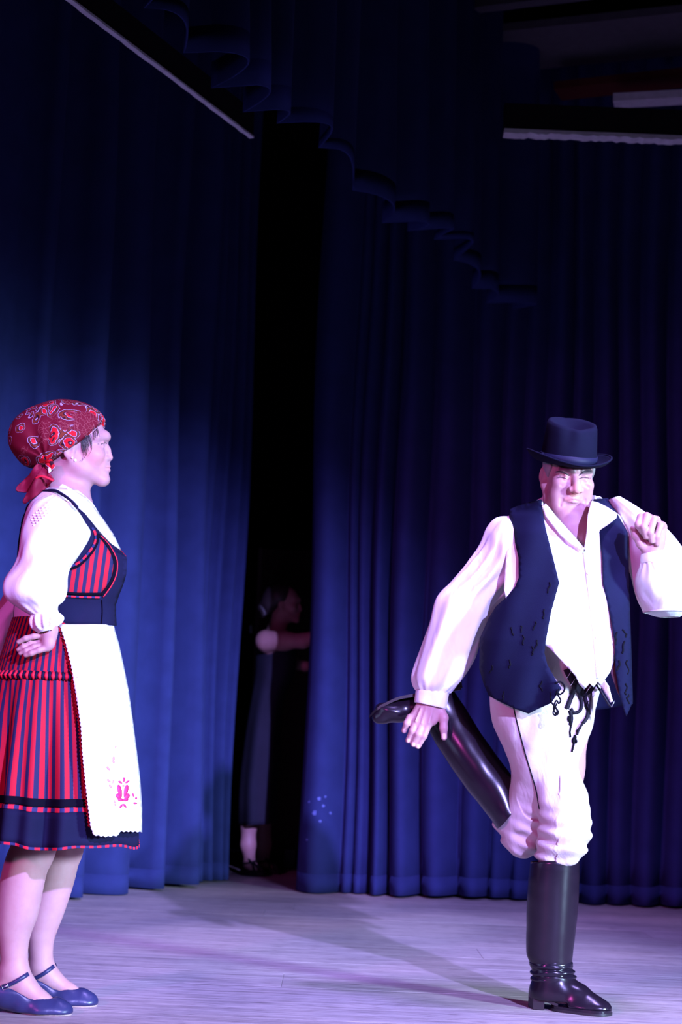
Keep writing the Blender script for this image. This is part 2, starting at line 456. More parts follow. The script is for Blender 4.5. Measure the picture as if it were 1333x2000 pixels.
def floor_wood(name):
    m, nt, b = new_mat(name); L = nt.links
    g = N(nt, 'ShaderNodeNewGeometry'); oi = N(nt, 'ShaderNodeObjectInfo')
    mp = N(nt, 'ShaderNodeMapping'); mp.inputs['Scale'].default_value = (0.9, 16, 1); L.new(g.outputs['Position'], mp.inputs['Vector'])
    n1 = N(nt, 'ShaderNodeTexNoise'); n1.inputs['Scale'].default_value = 2.6; n1.inputs['Detail'].default_value = 8; n1.inputs['Roughness'].default_value = 0.65; n1.inputs['Distortion'].default_value = 0.5
    L.new(mp.outputs[0], n1.inputs['Vector'])
    r = ramp(nt, [(0.28, (0.18, 0.155, 0.155)), (0.48, (0.335, 0.30, 0.30)), (0.72, (0.47, 0.43, 0.42))]); L.new(n1.outputs['Fac'], r.inputs['Fac'])
    mp2 = N(nt, 'ShaderNodeMapping'); mp2.inputs['Scale'].default_value = (5, 60, 1); L.new(g.outputs['Position'], mp2.inputs['Vector'])
    n2 = N(nt, 'ShaderNodeTexNoise'); n2.inputs['Scale'].default_value = 3; n2.inputs['Detail'].default_value = 6; L.new(mp2.outputs[0], n2.inputs['Vector'])
    r2 = ramp(nt, [(0.33, (0.42, 0.36, 0.38)), (0.45, (1, 1, 1)), (0.62, (1, 1, 1)), (0.72, (1.35, 1.33, 1.3))]); L.new(n2.outputs['Fac'], r2.inputs['Fac'])
    mx = N(nt, 'ShaderNodeMix', data_type='RGBA', blend_type='MULTIPLY'); mx.inputs[0].default_value = 0.8
    L.new(r.outputs['Color'], mx.inputs[6]); L.new(r2.outputs['Color'], mx.inputs[7])
    # worn pale scuffs and per-plank tone
    n3 = N(nt, 'ShaderNodeTexNoise'); n3.inputs['Scale'].default_value = 1.1; n3.inputs['Detail'].default_value = 5; L.new(g.outputs['Position'], n3.inputs['Vector'])
    r3 = ramp(nt, [(0.36, (0.72, 0.72, 0.80)), (0.62, (1.2, 1.15, 1.12))]); L.new(n3.outputs['Fac'], r3.inputs['Fac'])
    mx2 = N(nt, 'ShaderNodeMix', data_type='RGBA', blend_type='MULTIPLY'); mx2.inputs[0].default_value = 1
    L.new(mx.outputs[2], mx2.inputs[6]); L.new(r3.outputs['Color'], mx2.inputs[7])
    rr = ramp(nt, [(0.0, (0.93, 0.93, 0.93)), (1.0, (1.06, 1.06, 1.06))]); L.new(oi.outputs['Random'], rr.inputs['Fac'])
    mx3 = N(nt, 'ShaderNodeMix', data_type='RGBA', blend_type='MULTIPLY'); mx3.inputs[0].default_value = 1
    L.new(mx2.outputs[2], mx3.inputs[6]); L.new(rr.outputs['Color'], mx3.inputs[7])
    L.new(mx3.outputs[2], b.inputs['Base Color']); b.inputs['Roughness'].default_value = 0.5; b.inputs['Specular IOR Level'].default_value = 0.4
    bp = N(nt, 'ShaderNodeBump'); bp.inputs['Strength'].default_value = 0.2; bp.inputs['Distance'].default_value = 0.003
    L.new(n2.outputs['Fac'], bp.inputs['Height']); L.new(bp.outputs[0], b.inputs['Normal'])
    return m
M = dict(
    floor=floor_wood('stage_wood'), gap=plain('dark_joint', (0.02, 0.015, 0.015), 0.9),
    black=plain('black_paint', (0.012, 0.010, 0.012), 0.9, spec=0.1),
    curtain=cloth('navy_velour', (0.021, 0.029, 0.115), 0.95, 500, 0.2, 0.1, 0.06, sheen_tint=(0.25, 0.3, 1, 1), spec=0.1),
    ceilw=plain('grey_ceiling_board', (0.09, 0.08, 0.10), 0.8), ceilp=plain('pale_ceiling_board', (0.6, 0.55, 0.6), 0.7), ceilr=plain('red_ceiling_board', (0.08, 0.004, 0.004), 0.7),
    peel=plain('pale_worn_edge', (0.65, 0.6, 0.62), 0.7, bump=0.8, bscale=40), rust=plain('red_brown_door', (0.10, 0.035, 0.04), 0.6), grey=plain('grey_plastic', (0.12, 0.11, 0.13), 0.5),
    skin=skin('skin'), white=cloth('white_cotton', (0.80, 0.80, 0.80), 0.8, 900, 0.12, 0.03, fold=0.22, fscale=9),
    lace=cloth('white_lace', (0.80, 0.80, 0.80), 0.8, 260, 0.9, 0.05), apron=cloth('white_apron', (0.82, 0.82, 0.82), 0.8, 700, 0.1, 0.02, fold=0.12, fscale=8),
    scarf=paisley('red_paisley'), scarfred=cloth('crimson_cloth', (0.22, 0.005, 0.03), 0.7, 800, 0.15, 0.25), navy=cloth('navy_cloth', (0.007, 0.007, 0.030), 0.85, 700, 0.15, 0.15, spec=0.12),
    velvet=cloth('black_velvet', (0.004, 0.003, 0.009), 0.95, 500, 0.2, spec=0.05), redtrim=cloth('red_braid', (0.62, 0.01, 0.035), 0.7),
    skirt=stripes('skirt_stripes', 60, (0.42, 0.006, 0.024), (0.014, 0.013, 0.06), 0.54), bodice=stripes('bodice_stripes', 6.4, (0.42, 0.006, 0.024), (0.014, 0.013, 0.06), 0.54, slope=0.14),
    dots=stripes('red_dashes', 60, (0.62, 0.012, 0.035), (0.022, 0.02, 0.09), 0.5), embro=cloth('pink_thread', (0.62, 0.03, 0.14), 0.6, 400, 0.5), embro2=cloth('pale_pink_thread', (0.62, 0.25, 0.35), 0.6, 400, 0.5),
    navyleather=leather('navy_leather', (0.022, 0.024, 0.08), 0.33, 0.1), sole=plain('tan_sole', (0.35, 0.26, 0.24), 0.6), silver=plain('silver', (0.8, 0.8, 0.82), 0.25, 1.0), pearl=plain('pearl', (0.85, 0.82, 0.8), 0.2),
    hair=plain('dark_hair', (0.035, 0.022, 0.03), 0.5), greyhair=plain('grey_hair', (0.25, 0.22, 0.22), 0.6),
    vest=cloth('dark_blue_wool', (0.0045, 0.0055, 0.024), 0.85, 600, 0.2, 0.12, spec=0.12), lining=cloth('brown_lining', (0.09, 0.04, 0.055), 0.7), hat=cloth('black_felt', (0.0035, 0.004, 0.014), 0.9, 500, 0.15, 0.12, spec=0.1), ribbon=cloth('hat_ribbon', (0.008, 0.009, 0.030), 0.6, 300, 0.05, spec=0.2),
    trousers=cloth('cream_wool', (0.54, 0.46, 0.45), 0.9, 700, 0.25, 0.04, fold=0.22, fscale=12), cord=cloth('black_cord', (0.004, 0.004, 0.007), 0.8, spec=0.06), strap=cloth('black_strap', (0.008, 0.006, 0.012), 0.6, spec=0.15),
    boot=leather('black_boot_leather', (0.010, 0.006, 0.012), 0.24, 0.08, 25), bootsole=plain('black_sole', (0.012, 0.01, 0.014), 0.5), tan=plain('tan_leather', (0.35, 0.15, 0.10), 0.6),
    dress=cloth('black_dress', (0.014, 0.015, 0.035), 0.85), eye=plain('eye_white', (0.7, 0.66, 0.66), 0.2), iris=plain('dark_iris', (0.02, 0.012, 0.01), 0.15), paint=cloth('pale_smudge', (0.10, 0.13, 0.40), 0.9))

# ================================================================== the stage
rnd = random.Random(4)
fl = MB(); fl.box((0, 7.2, -0.075), (9.0, 9.0, 0.09)); floor = tag(fl.build('floor', M['gap'], None, False), kind='structure')
def plank_mesh(L, W, T=0.03):
    g = 0.0004; b = 0.0008; V = []; x, y = L / 2 - g, W / 2 - g
    for (dx, dy, z) in ((0, 0, -T), (0, 0, -b), (b, b, 0)):
        V += [(-x + dx, -y + dy, z), (x - dx, -y + dy, z), (x - dx, y - dy, z), (-x + dx, y - dy, z)]
    F = [(3, 2, 1, 0), (8, 9, 10, 11)]
    for r in (0, 4):
        for k in range(4): F.append((r + k, r + (k + 1) % 4, r + 4 + (k + 1) % 4, r + 4 + k))
    me = bpy.data.meshes.new('plank'); me.from_pydata(V, [], F); me.materials.append(M['floor']); return me
PW = 0.30; lens = [4.8, 3.6]; pm = {L: plank_mesh(L, PW) for L in lens}
y = 2.85
while y < 11.5:
    x = -4.4 - rnd.random() * 3.2
    while x < 4.3:
        L = rnd.choice(lens)
        if x + L > -3.6 and x < 3.6:
            o = bpy.data.objects.new('plank', pm[L]); COL.objects.link(o); o.parent = floor; o.location = (x + L / 2, y + PW / 2, -0.0003 * rnd.random())
        x += L
    y += PW
def wall(name, c, s, mat='black', rz=0):
    b = MB(); b.box((0, 0, 0), s); o = b.build(name, M[mat], None, False); o.location = c; o.rotation_euler.z = rz; tag(o, kind='structure'); return o
wall('wall_back', (0, 11.75, 2.4), (9.0, 0.1, 4.8))
wall('wall_left', (-4.55, 7.2, 2.4), (0.1, 9.0, 4.8))
wall('wall_right', (4.55, 7.2, 2.4), (0.1, 9.0, 4.8))
ceil = wall('ceiling', (0, 7.2, 4.85), (9.0, 9.0, 0.1))
# boards under the ceiling, running away to the left (seen at the top right)
def board(p0, p1, wd, th, mat):
    p0, p1 = Vector(p0), Vector(p1); d = (p1 - p0); L = d.length; a = math.atan2(d.y, d.x); b = MB(); b.box((0, 0, 0), (L, wd, th))
    o = b.build('ceiling_board', M[mat], None, False); o.parent = ceil; o.location = (p0 + p1) / 2 - Vector(ceil.location); o.rotation_euler.z = a
def line_at(pxa, pya, pxb, pyb, H):
    r = []
    for px, py in ((pxa, pya), (pxb, pyb)):
        d = at(px, py, 5.0) - CAM; r.append(CAM + d * ((H - CAM.z) / d.z))
    return r
for (a, H, wd, mat, ext) in (((1200, 197, 1333, 190), 3.9, 0.10, 'ceilp', 1.0), ((1090, 178, 1333, 152), 4.05, 0.16, 'ceilr', 0.6), ((860, 108, 1333, 60), 4.25, 0.5, 'ceilw', 0.7), ((850, 22, 1100, -8), 4.2, 0.07, 'ceilw', 0.8)):
    p, q = line_at(*a, H); board(p, q + (q - p) * ext, wd, 0.04, mat)

# ------------------------------------------------------------------ curtains
def plan_hit(px, A, B, py=1500):
    d = at(px, py, 5.0) - CAM; ax, ay = A; dx, dy = B[0] - A[0], B[1] - A[1]
    den = d.x * dy - d.y * dx
    return (d.y * ax - d.x * ay) / den                # fraction along A-B
def curtain(name, A, B, z0, z1, valleys, depth, label, cat='curtain', seed=1, hemvar=0.0, side=1, ret=False, mat='curtain'):
    A, B = Vector((*A, 0)), Vector((*B, 0)); T = (B - A); L = T.length; T /= L; Nn = Vector((T.y, -T.x, 0)) * side
    rg = random.Random(seed); v = sorted(valleys)
    S = []; H = []
    for i in range(len(v) - 1):
        wd = v[i + 1] - v[i]; dp = min(depth, 1.35 * wd) * rg.uniform(0.5, 1.2); sk = rg.uniform(0.42, 0.8)
        for k in range(12):
            t = k / 12; h = math.sin(math.pi * t ** sk) ** 0.95
            S.append(v[i] + wd * t); H.append(dp * h)
    S.append(v[-1]); H.append(0); nz = 22; V = []; F = []; n = len(S)
    ph = [rg.uniform(0, 6) for _ in range(4)]
    for j in range(nz + 1):
        f = j / nz; z = z0 + (z1 - z0) * f
        for i in range(n):
            s = S[i] + 0.018 * math.sin(1.1 * z + ph[0] + 3.1 * S[i]) * (1 - f) + 0.010 * math.sin(2.3 * z + ph[1] + 7 * S[i])
            h = H[i] * (1.0 - 0.30 * f) + 0.008 * math.sin(1.7 * z + 5 * S[i] + ph[2])
            p = A + T * s + Nn * h; zz = z
            if j == 0: zz += hemvar * (math.sin(4.7 * S[i] + ph[3])) 
            V.append((p.x, p.y, zz))
    for j in range(nz):
        for i in range(n - 1): F.append((j * n + i, j * n + i + 1, (j + 1) * n + i + 1, (j + 1) * n + i))
    c = A + T * ((v[0] + v[-1]) / 2)
    root = empty(name, (c.x, c.y, z0)); tag(root, label, cat)
    o = mesh_obj('fabric', V, F, M[mat], root, True, solid=0.006)
    # hem: a stitched fold along the bottom
    hm = MB(); hv = [Vector(V[i]) + Nn * 0.0 for i in range(n)]; up = []
    for i in range(n): a = Vector(V[i]); b = Vector(V[n + i]); up.append(a + (b - a) * min(1, 0.09 / max(1e-4, (b - a).length)) + Nn * 0.0)
    hm.add(hv + up, [(i, i + 1, n + i + 1, n + i) for i in range(n - 1)])
    hm.build('hem', M[mat], root, True, solid=0.0068)
    if ret: return root, o, bvh_of(V, F)
    return root
LA, LB = (-2.60, 6.02), (-0.53, 9.22)
Ll = math.hypot(LB[0] - LA[0], LB[1] - LA[1])
lv = [0.0, 0.22, 0.45, 0.66] + [plan_hit(p, LA, LB) * Ll for p in (-28, 34, 110, 226, 282, 340, 372, 398, 420, 447)]
lv = [q for i, q in enumerate(sorted(lv)) if i == 0 or q - sorted(lv)[i - 1] > 0.03]
curtain('stage_curtain', LA, LB, 0.012, 4.6, lv, 0.30, 'navy blue pleated side curtain behind the woman in the headscarf', 'curtain', 3, 0.008)
RA, RB = (-0.150, 8.62), (3.3, 8.55)
Lr = math.hypot(RB[0] - RA[0], RB[1] - RA[1])
rv = [0.0] + [plan_hit(p, RA, RB) * Lr for p in (668, 690, 722, 758, 826, 908, 968, 1010, 1050, 1100, 1140, 1192, 1240, 1295, 1350, 1400, 1460)]
rv += [rv[-1] + 0.2 * k for k in range(1, 7)]
rcur, rfab, bvhR = curtain('stage_curtain', RA, RB, 0.012, 4.6, rv, 0.20, 'wide navy blue pleated back curtain behind the man in the hat', 'curtain', 8, 0.006, ret=True)
for (x, y, r) in ((603, 1566, 3.0), (624, 1560, 4.0), (632, 1574, 3.4), (614, 1588, 5.5), (626, 1604, 3.0), (646, 1588, 2.6), (636, 1556, 2.0), (600, 1640, 2.2)):
    rim = [lay(x + r * math.cos(k * 0.785) * rnd.uniform(.6, 1.2), y + r * math.sin(k * 0.785) * rnd.uniform(.6, 1.2), bvhR, 0.005) for k in range(8)]
    if all(q is not None for q in rim): mesh_obj('smudge', rim, [tuple(range(8))], M['paint'], rcur, False, None, 0.001)
VA, VB = (-1.06, 4.15), (0.86, 8.40)
Lv = math.hypot(VB[0] - VA[0], VB[1] - VA[1]); vd = Vector((VB[0] - VA[0], VB[1] - VA[1])) / Lv
vv = [0.0]
rg = random.Random(12)
while vv[-1] < Lv - 0.25: vv.append(vv[-1] + rg.uniform(0.22, 0.36))
curtain('valance', VA, VB, 2.93, 4.75, vv, 0.17, 'dark navy pleated valance hanging high above the stage', 'valance', 5, 0.05)
# batten beside the valance with a pale worn upper edge
def batten(name, p, q, h, t, label, edge_h, mat='black', under=False):
    p, q = Vector(p), Vector(q); d = q - p; L = d.length; c = (p + q) / 2; a = math.atan2(d.y, d.x)
    root = empty(name, c); root.rotation_euler.z = a; tag(root, label, 'beam')
    b = MB(); b.box((0, 0, 0), (L, t, h)); b.build('board', M[mat], None, False).parent = root
    e = MB(); n = 60; rr = random.Random(5); V = []; F = []
    z = -h / 2 if under else h / 2; y0, y1 = -t / 2 - 0.004, t / 2 + 0.004
    for i in range(n + 1):
        x = -L / 2 + L * i / n; k = rr.uniform(0.75, 1.2) * edge_h; lo, hi = (z - k, z) if under else (z, z + k)
        V += [(x, y0, lo), (x, y1, lo), (x, y1, hi), (x, y0, hi)]
    for i in range(n):
        for k in range(4): F.append((4 * i + k, 4 * i + (k + 1) % 4, 4 * i + 4 + (k + 1) % 4, 4 * i + 4 + k))
    F += [(3, 2, 1, 0), (4 * n, 4 * n + 1, 4 * n + 2, 4 * n + 3)]
    e.add(V, F); e.build('worn_edge', M['peel'], None, False).parent = root
    return root
p, q = line_at(120, -15, 492, 266, 3.07)
p.z += 0.05; q.z += 0.05; batten('batten', p - (q - p) * 0.8, q, 0.10, 0.013, 'thin dark batten with a pale edge running beside the valance', 0.008, under=True)
p = at(985, 231, 7.0); q = at(1480, 231 + 495 * 0.060, 7.0); q.z = p.z
batten('beam', p, q, 0.115, 0.06, 'dark overhead beam with a pale worn lower edge at upper right', 0.018, under=True)
bx = MB(); c = at(443, 220, 6.30); bx.box(c, (0.036, 0.05, 0.024)); bx.box(c + Vector((0, 0, 0.026)), (0.012, 0.02, 0.03)); tag(bx.build('clamp', M['peel'], None, False), 'small pale clamp on the batten beside the valance', 'clamp')

# ------------------------------------------------------------------ backstage: door leaf and a small box on the floor
dr = empty('door_1', at(560, 1690, 10.55)); dr['kind'] = 'structure'
dz = dr.location.z; dr.location.z = 0.0
x0, x1 = at(496, 1400, 10.55).x, at(690, 1400, 10.55).x; ztop = at(530, 1072, 10.55).z
b = MB(); b.box(((x0 + x1) / 2, 10.58, ztop / 2 + 0.01), (x1 - x0, 0.045, ztop - 0.02)); b.build('door_leaf', M['rust'], dr, False)
b = MB(); b.box((x0 - 0.006, 10.55, ztop / 2 + 0.01), (0.022, 0.08, ztop - 0.02)); b.build('door_edge', plain('pink_brown_edge', (0.28, 0.16, 0.18), 0.5), dr, False)
b = MB(); c = at(490, 1229, 10.45); b.box(c, (0.02, 0.02, 0.05)); b.tube([c + Vector((0, 0, 0)), c + Vector((0, 0.05, 0)), c + Vector((0, 0.08, 0.0))], 0.006); b.build('handle', M['silver'], dr, False)
for zz in (0.35, 1.25):
    b = MB(); b.box(((x0 + x1) / 2 + 0.03, 10.55, zz + 0.25), (x1 - x0 - 0.16, 0.02, 0.62)); b.build('door_panel', M['rust'], dr, False)
b = MB(); c = at(566, 1676, 10.2); h = at(566, 1660, 10.2).z; b.box((c.x, 10.2, h / 2 + 0.003), (0.058, 0.06, h - 0.006)); b.box((c.x, 10.168, h * 0.7), (0.03, 0.006, 0.03))
tag(b.build('box', M['grey'], None, False), 'small grey box on the floor in the gap between the curtains', 'box')

# ================================================================== people
SKIN = (0.43, 0.24, 0.25)
def frame(fwd, up):
    f = Vector(fwd).normalized(); u = Vector(up); u = (u - f * u.dot(f)).normalized(); r = f.cross(u)
    return np.array([[r.x, f.x, u.x], [r.y, f.y, u.y], [r.z, f.z, u.z]])
def head(fd, O, R, p, s=1.0):
    """face, skull and ears in the head's own frame: x its right, y forward, z up"""
    O = np.array(O, float)
    T = lambda x, y, z: O + R @ (np.array([x, y, z]) * s)
    def E(c, r, k=0.012, op=0, rot=None): fd.ell(T(*c), np.array(r) * s, R if rot is None else R @ rot, k * s, op)
    def C(a, b, ra, rb=None, k=0.010, op=0): fd.cap(T(*a), T(*b), ra * s, (ra if rb is None else rb) * s, k * s, op)
    by, bz = p['brow']; ny, nz = p['nas']; ty, tz = p['tip']; ly, mz = p['lip']; cy, cz = p['chin']; jw = p.get('jaw', 1.0); fw = p.get('face', 1.0)
    E((0, p.get('cran', -0.012), 0.04), (0.074 * fw, 0.095, 0.082))
    E((0, 0.026, -0.018), (0.062 * fw, by - 0.034, 0.078), 0.02)
    for q in (-1, 1):
        C((q * 0.054 * jw, -0.004, -0.03), (q * 0.046 * jw, 0.018, cz + 0.028), 0.019, 0.017, 0.02)
        C((q * 0.046 * jw, 0.018, cz + 0.028), (q * 0.016, cy - 0.022, cz), 0.017, 0.016, 0.02)
        E((q * 0.041 * fw, by - 0.034, -0.012), (0.022, 0.022, 0.020), 0.022)
    C((-0.009, cy - 0.016, cz), (0.009, cy - 0.016, cz), 0.0155, None, 0.016)
    E((0, ly - 0.024, mz + 0.003), (0.027, 0.0215, 0.024), 0.014)
    C((-0.044, by - 0.030, bz - 0.003), (-0.013, by - 0.0105, bz), 0.010, 0.0105, 0.018); C((0.044, by - 0.030, bz - 0.003), (0.013, by - 0.0105, bz), 0.010, 0.0105, 0.018); C((-0.013, by - 0.011, bz), (0.013, by - 0.011, bz), 0.0105, None, 0.016)
    ez = p.get('eyez', 0.012)
    for q in (-1, 1):
        E((q * 0.031, by + 0.006, ez), (0.0175, 0.0155, 0.0105), 0.012, 1)
        C((q * 0.045, by - 0.031, ez + 0.001), (q * 0.032, by - 0.0135, ez + 0.0045), 0.0018, 0.0034, 0.004); C((q * 0.032, by - 0.0135, ez + 0.0045), (q * 0.0185, by - 0.017, ez), 0.0034, None, 0.004)
        C((q * 0.045, by - 0.031, ez - 0.002), (q * 0.032, by - 0.0150, ez - 0.0062), 0.0018, 0.0036, 0.005); C((q * 0.032, by - 0.0150, ez - 0.0062), (q * 0.0185, by - 0.017, ez - 0.002), 0.0036, None, 0.005)
    nw = p.get('nose', 1.0)
    C((0, ny - 0.0085, nz), (0, (ny + ty) / 2 - 0.0085, (nz + tz) / 2 + 0.002), 0.0085 * nw, 0.0092 * nw, 0.011); C((0, (ny + ty) / 2 - 0.0085, (nz + tz) / 2 + 0.002), (0, ty - 0.0105, tz), 0.0092 * nw, 0.0105 * nw, 0.008)
    for q in (-1, 1):
        E((q * 0.0125 * nw, ty - 0.021, tz - 0.003), (0.0075 * nw, 0.0105, 0.0078 * nw), 0.007)
        E((q * 0.0065 * nw, ty - 0.0165, tz - 0.0115), (0.0036, 0.0055, 0.004), 0.003, 1)
    C((0, ty - 0.018, tz - 0.006), (0, ly - 0.010, tz - 0.016), 0.006, 0.006, 0.008)
    lw = p.get('mouth', 0.022)
    for q in (-1, 1):
        C((q * lw, ly - 0.0150, mz), (q * 0.004, ly - 0.0045, mz + 0.0042), 0.0026, 0.0042, 0.004)
        C((q * lw, ly - 0.0150, mz - 0.001), (q * 0.004, ly - 0.0050, mz - 0.0052), 0.0026, 0.0048, 0.004)
        C((q * (lw + 0.002), ly - 0.011, mz - p.get('frown', 0)), (0, ly + 0.001, mz), 0.0012, 0.0014, 0.003, 1)
        # ears
        rot = np.array(Matrix.Rotation(q * 0.32, 3, 'Z') @ Matrix.Rotation(-0.15, 3, 'X'))
        ex, ey, ee = q * 0.0745 * fw, -0.010, -0.002
        E((ex, ey, ee + 0.004), (0.0065, 0.0175, 0.027), 0.006, 0, rot)
        E((ex - q * 0.002, ey + 0.004, ee - 0.022), (0.006, 0.009, 0.012), 0.006)
        E((ex + q * 0.008, ey + 0.001, ee + 0.003), (0.0055, 0.0085, 0.015), 0.005, 1, rot)
    fd.paint(T(-lw * .8, ly - 0.008, mz), T(lw * .8, ly - 0.008, mz), 0.0062 * s, p.get('lipcol', (0.55, 0.22, 0.2)), 0.003)
    return T, E, C
def eyes(T, R, p, s, parent, fwd_open=1.0):
    by = p['brow'][0]; ez = p.get('eyez', 0.012)
    for q in (-1, 1):
        c = Vector(T(q * 0.031, by - 0.0275, ez)); b = MB(); b.ball(c, 0.0122 * s, 14, 10); e = b.build('eye', M['eye'], parent)
        d = Vector(R @ np.array([p.get('gaze', 0), 1, -0.05])).normalized(); b = MB(); n = 14
        ax = d.orthogonal().normalized(); ay = d.cross(ax); V = [c + d * 0.0128 * s]; 
        for k in range(n): V.append(c + (d * math.cos(0.48) + (ax * math.cos(6.2832 * k / n) + ay * math.sin(6.2832 * k / n)) * math.sin(0.48)) * 0.0125 * s)
        b.add(V, [(0, 1 + k, 1 + (k + 1) % n) for k in range(n)]); b.build('iris', M['iris'], e)

def ring_band(tr, y0, y1, off, name, mat, parent, uvrep=1.0, hemfn=None, nth=160, fold=None, rows=4):
    """a band of cloth that runs all round a trunk between two heights"""
    V = []; F = []; UV = []
    for j in range(rows + 1):
        py = y0 + (y1 - y0) * j / rows
        for k in range(nth):
            th = 2 * math.pi * k / nth; V.append(tr_pt(tr, py, th, off, fold, hemfn)); UV.append((k / nth * uvrep, j / rows))
        
    for j in range(rows):
        for k in range(nth): F.append((j * nth + k, j * nth + (k + 1) % nth, (j + 1) * nth + (k + 1) % nth, (j + 1) * nth + k))
    return mesh_obj(name, V, F, M[mat] if isinstance(mat, str) else mat, parent, True, UV, 0.003)
def tr_pt(tr, py, th, off=0, fold=None, hemfn=None):
    xl, xr, df, db = tr.row(py); c, hw = (xl + xr) / 2, (xr - xl) / 2
    m = 1 + (fold(py, th) if fold else 0)
    dy = (-df if math.sin(th) > 0 else db) if False else None
    y = math.sin(th); d = df if y > 0 else db
    hwm = hw * mpp(tr.Y0)
    C = at(c, py + (hemfn(th) if hemfn else 0), tr.Y0)
    return C + Vector(((hwm + off) * math.cos(th) * m, -(d + off) * y * m, 0))

# ------------------------------------------------------------------ woman in the red headscarf
YW = 4.60; SW = mpp(YW)
W = lambda x, y, dy=0.0: at(x, y, YW + dy)
woman = empty('person', (W(70, 1980).x, YW, 0.0))
tag(woman, 'woman in red paisley headscarf, striped skirt and white apron, seen in profile', 'person')
fd = Field()
upv = Vector(UP); 
RW = frame(RIGHT, UP)                    # faces across the stage
RW = frame(Vector(RIGHT) + Vector((0, 0.05, 0)), UP)
pW = dict(brow=(0.0905, 0.040), nas=(0.0855, 0.021), tip=(0.1025, -0.018), lip=(0.0955, -0.0475), chin=(0.0925, -0.079), jaw=0.98, face=0.95, cran=-0.016, mouth=0.020, eyez=0.016, lipcol=(0.55, 0.27, 0.25), nose=0.92)
OW = W(148.5, 880.5)
T, E, C = head(fd, OW, RW, pW)
# neck and trunk (under the clothes), one continuous body
fd.cap(W(128, 925), W(118, 985), 0.052, 0.062, 0.03); fd.cap(W(150, 948), W(138, 985), 0.030, 0.05, 0.025)
fd.ell(W(125, 1030), (0.085, 0.165, 0.10), None, 0.05); fd.ell(W(130, 1110), (0.09, 0.13, 0.12), None, 0.05); fd.ell(W(120, 1220), (0.095, 0.13, 0.10), None, 0.05); fd.ell(W(110, 1310), (0.12, 0.165, 0.11), None, 0.05)
# near arm and hand
fd.chain([W(112, 1015, -.12), W(75, 1085, -.18), W(50, 1145, -.195)], [0.038, 0.036, 0.030], 0.03)
fd.chain([W(50, 1145, -.195), W(84, 1195, -.20), W(97, 1232, -.20)], [0.030, 0.024, 0.020], 0.02)
fd.chain([W(98, 1228, -.20), W(95, 1245, -.20), W(92, 1262, -.205)], [0.0185, 0.0175, 0.0135], 0.012)
fd.chain([W(90, 1240, -.185), W(78, 1252, -.182)], [0.016, 0.016], 0.012)     # palm behind the hollow
fd.chain([W(96, 1258, -.205), W(84, 1264, -.195)], [0.014, 0.012], 0.010)
for pts, r in (([(78, 1256, -.195), (60, 1257, -.200), (46, 1263, -.203), (36, 1269, -.200)], 0.0078),
               ([(84, 1261, -.203), (66, 1264, -.210), (51, 1271, -.212), (40, 1276, -.208)], 0.0078),
               ([(92, 1266, -.208), (76, 1270, -.218), (61, 1276, -.220), (50, 1280, -.216)], 0.0078),
               ([(80, 1250, -.185), (62, 1252, -.188), (48, 1259, -.190), (40, 1264, -.19)], 0.0074),
               ([(90, 1240, -.200), (66, 1243, -.208), (50, 1247, -.210), (36, 1254, -.206)], 0.0078)):
    fd.chain([W(*q) for q in pts], [r * 1.1, r, r * 0.95, r * 0.78], 0.0035)
# far arm
fd.chain([W(112, 1000, .15), W(60, 1120, .19), W(5, 1215, .20), W(-20, 1290, .16)], [0.045, 0.04, 0.034, 0.024], 0.02)
# legs
def legrows(rows, dy):
    rows = catmull(rows, 5); pts = [W((a + b) / 2, y, dy) for y, a, b in rows]; rad = [(b - a) / 2 * SW for y, a, b in rows]
    fd.chain(pts, rad, 0.0015)
nl = [(1400, 30, 150), (1560, 20, 125), (1640, 26, 112), (1665, 20, 105), (1690, 10, 93), (1732, 0, 83), (1778, -5, 74), (1811, -5, 62), (1845, 0, 54.5), (1880, 3, 53), (1895, 3, 54)]
fl2 = [(1400, 60, 175), (1560, 75, 175), (1649, 84, 165), (1678, 78, 155), (1721, 70, 144), (1773, 58, 127), (1818, 52, 110), (1845, 55, 104), (1886, 58, 103)]
legrows(nl, -0.03); legrows(fl2, 0.12)
def foot(fd_, pts, rad): fd_.chain(pts, rad, 0.012)
YN, YF = -0.03, 0.13
foot(fd, [W(28, 1890, YN), W(45, 1925, YN), W(80, 1955, YN), W(112, 1970, YN)], [0.034, 0.032, 0.024, 0.015]); fd.cap(W(20, 1905, YN), W(0, 1945, YN), 0.030, 0.026, 0.02)
foot(fd, [W(81, 1882, YF), W(98, 1910, YF), W(135, 1938, YF), W(165, 1950, YF)], [0.030, 0.028, 0.022, 0.014]); fd.cap(W(78, 1890, YF), W(64, 1915, YF), 0.028, 0.024, 0.02)
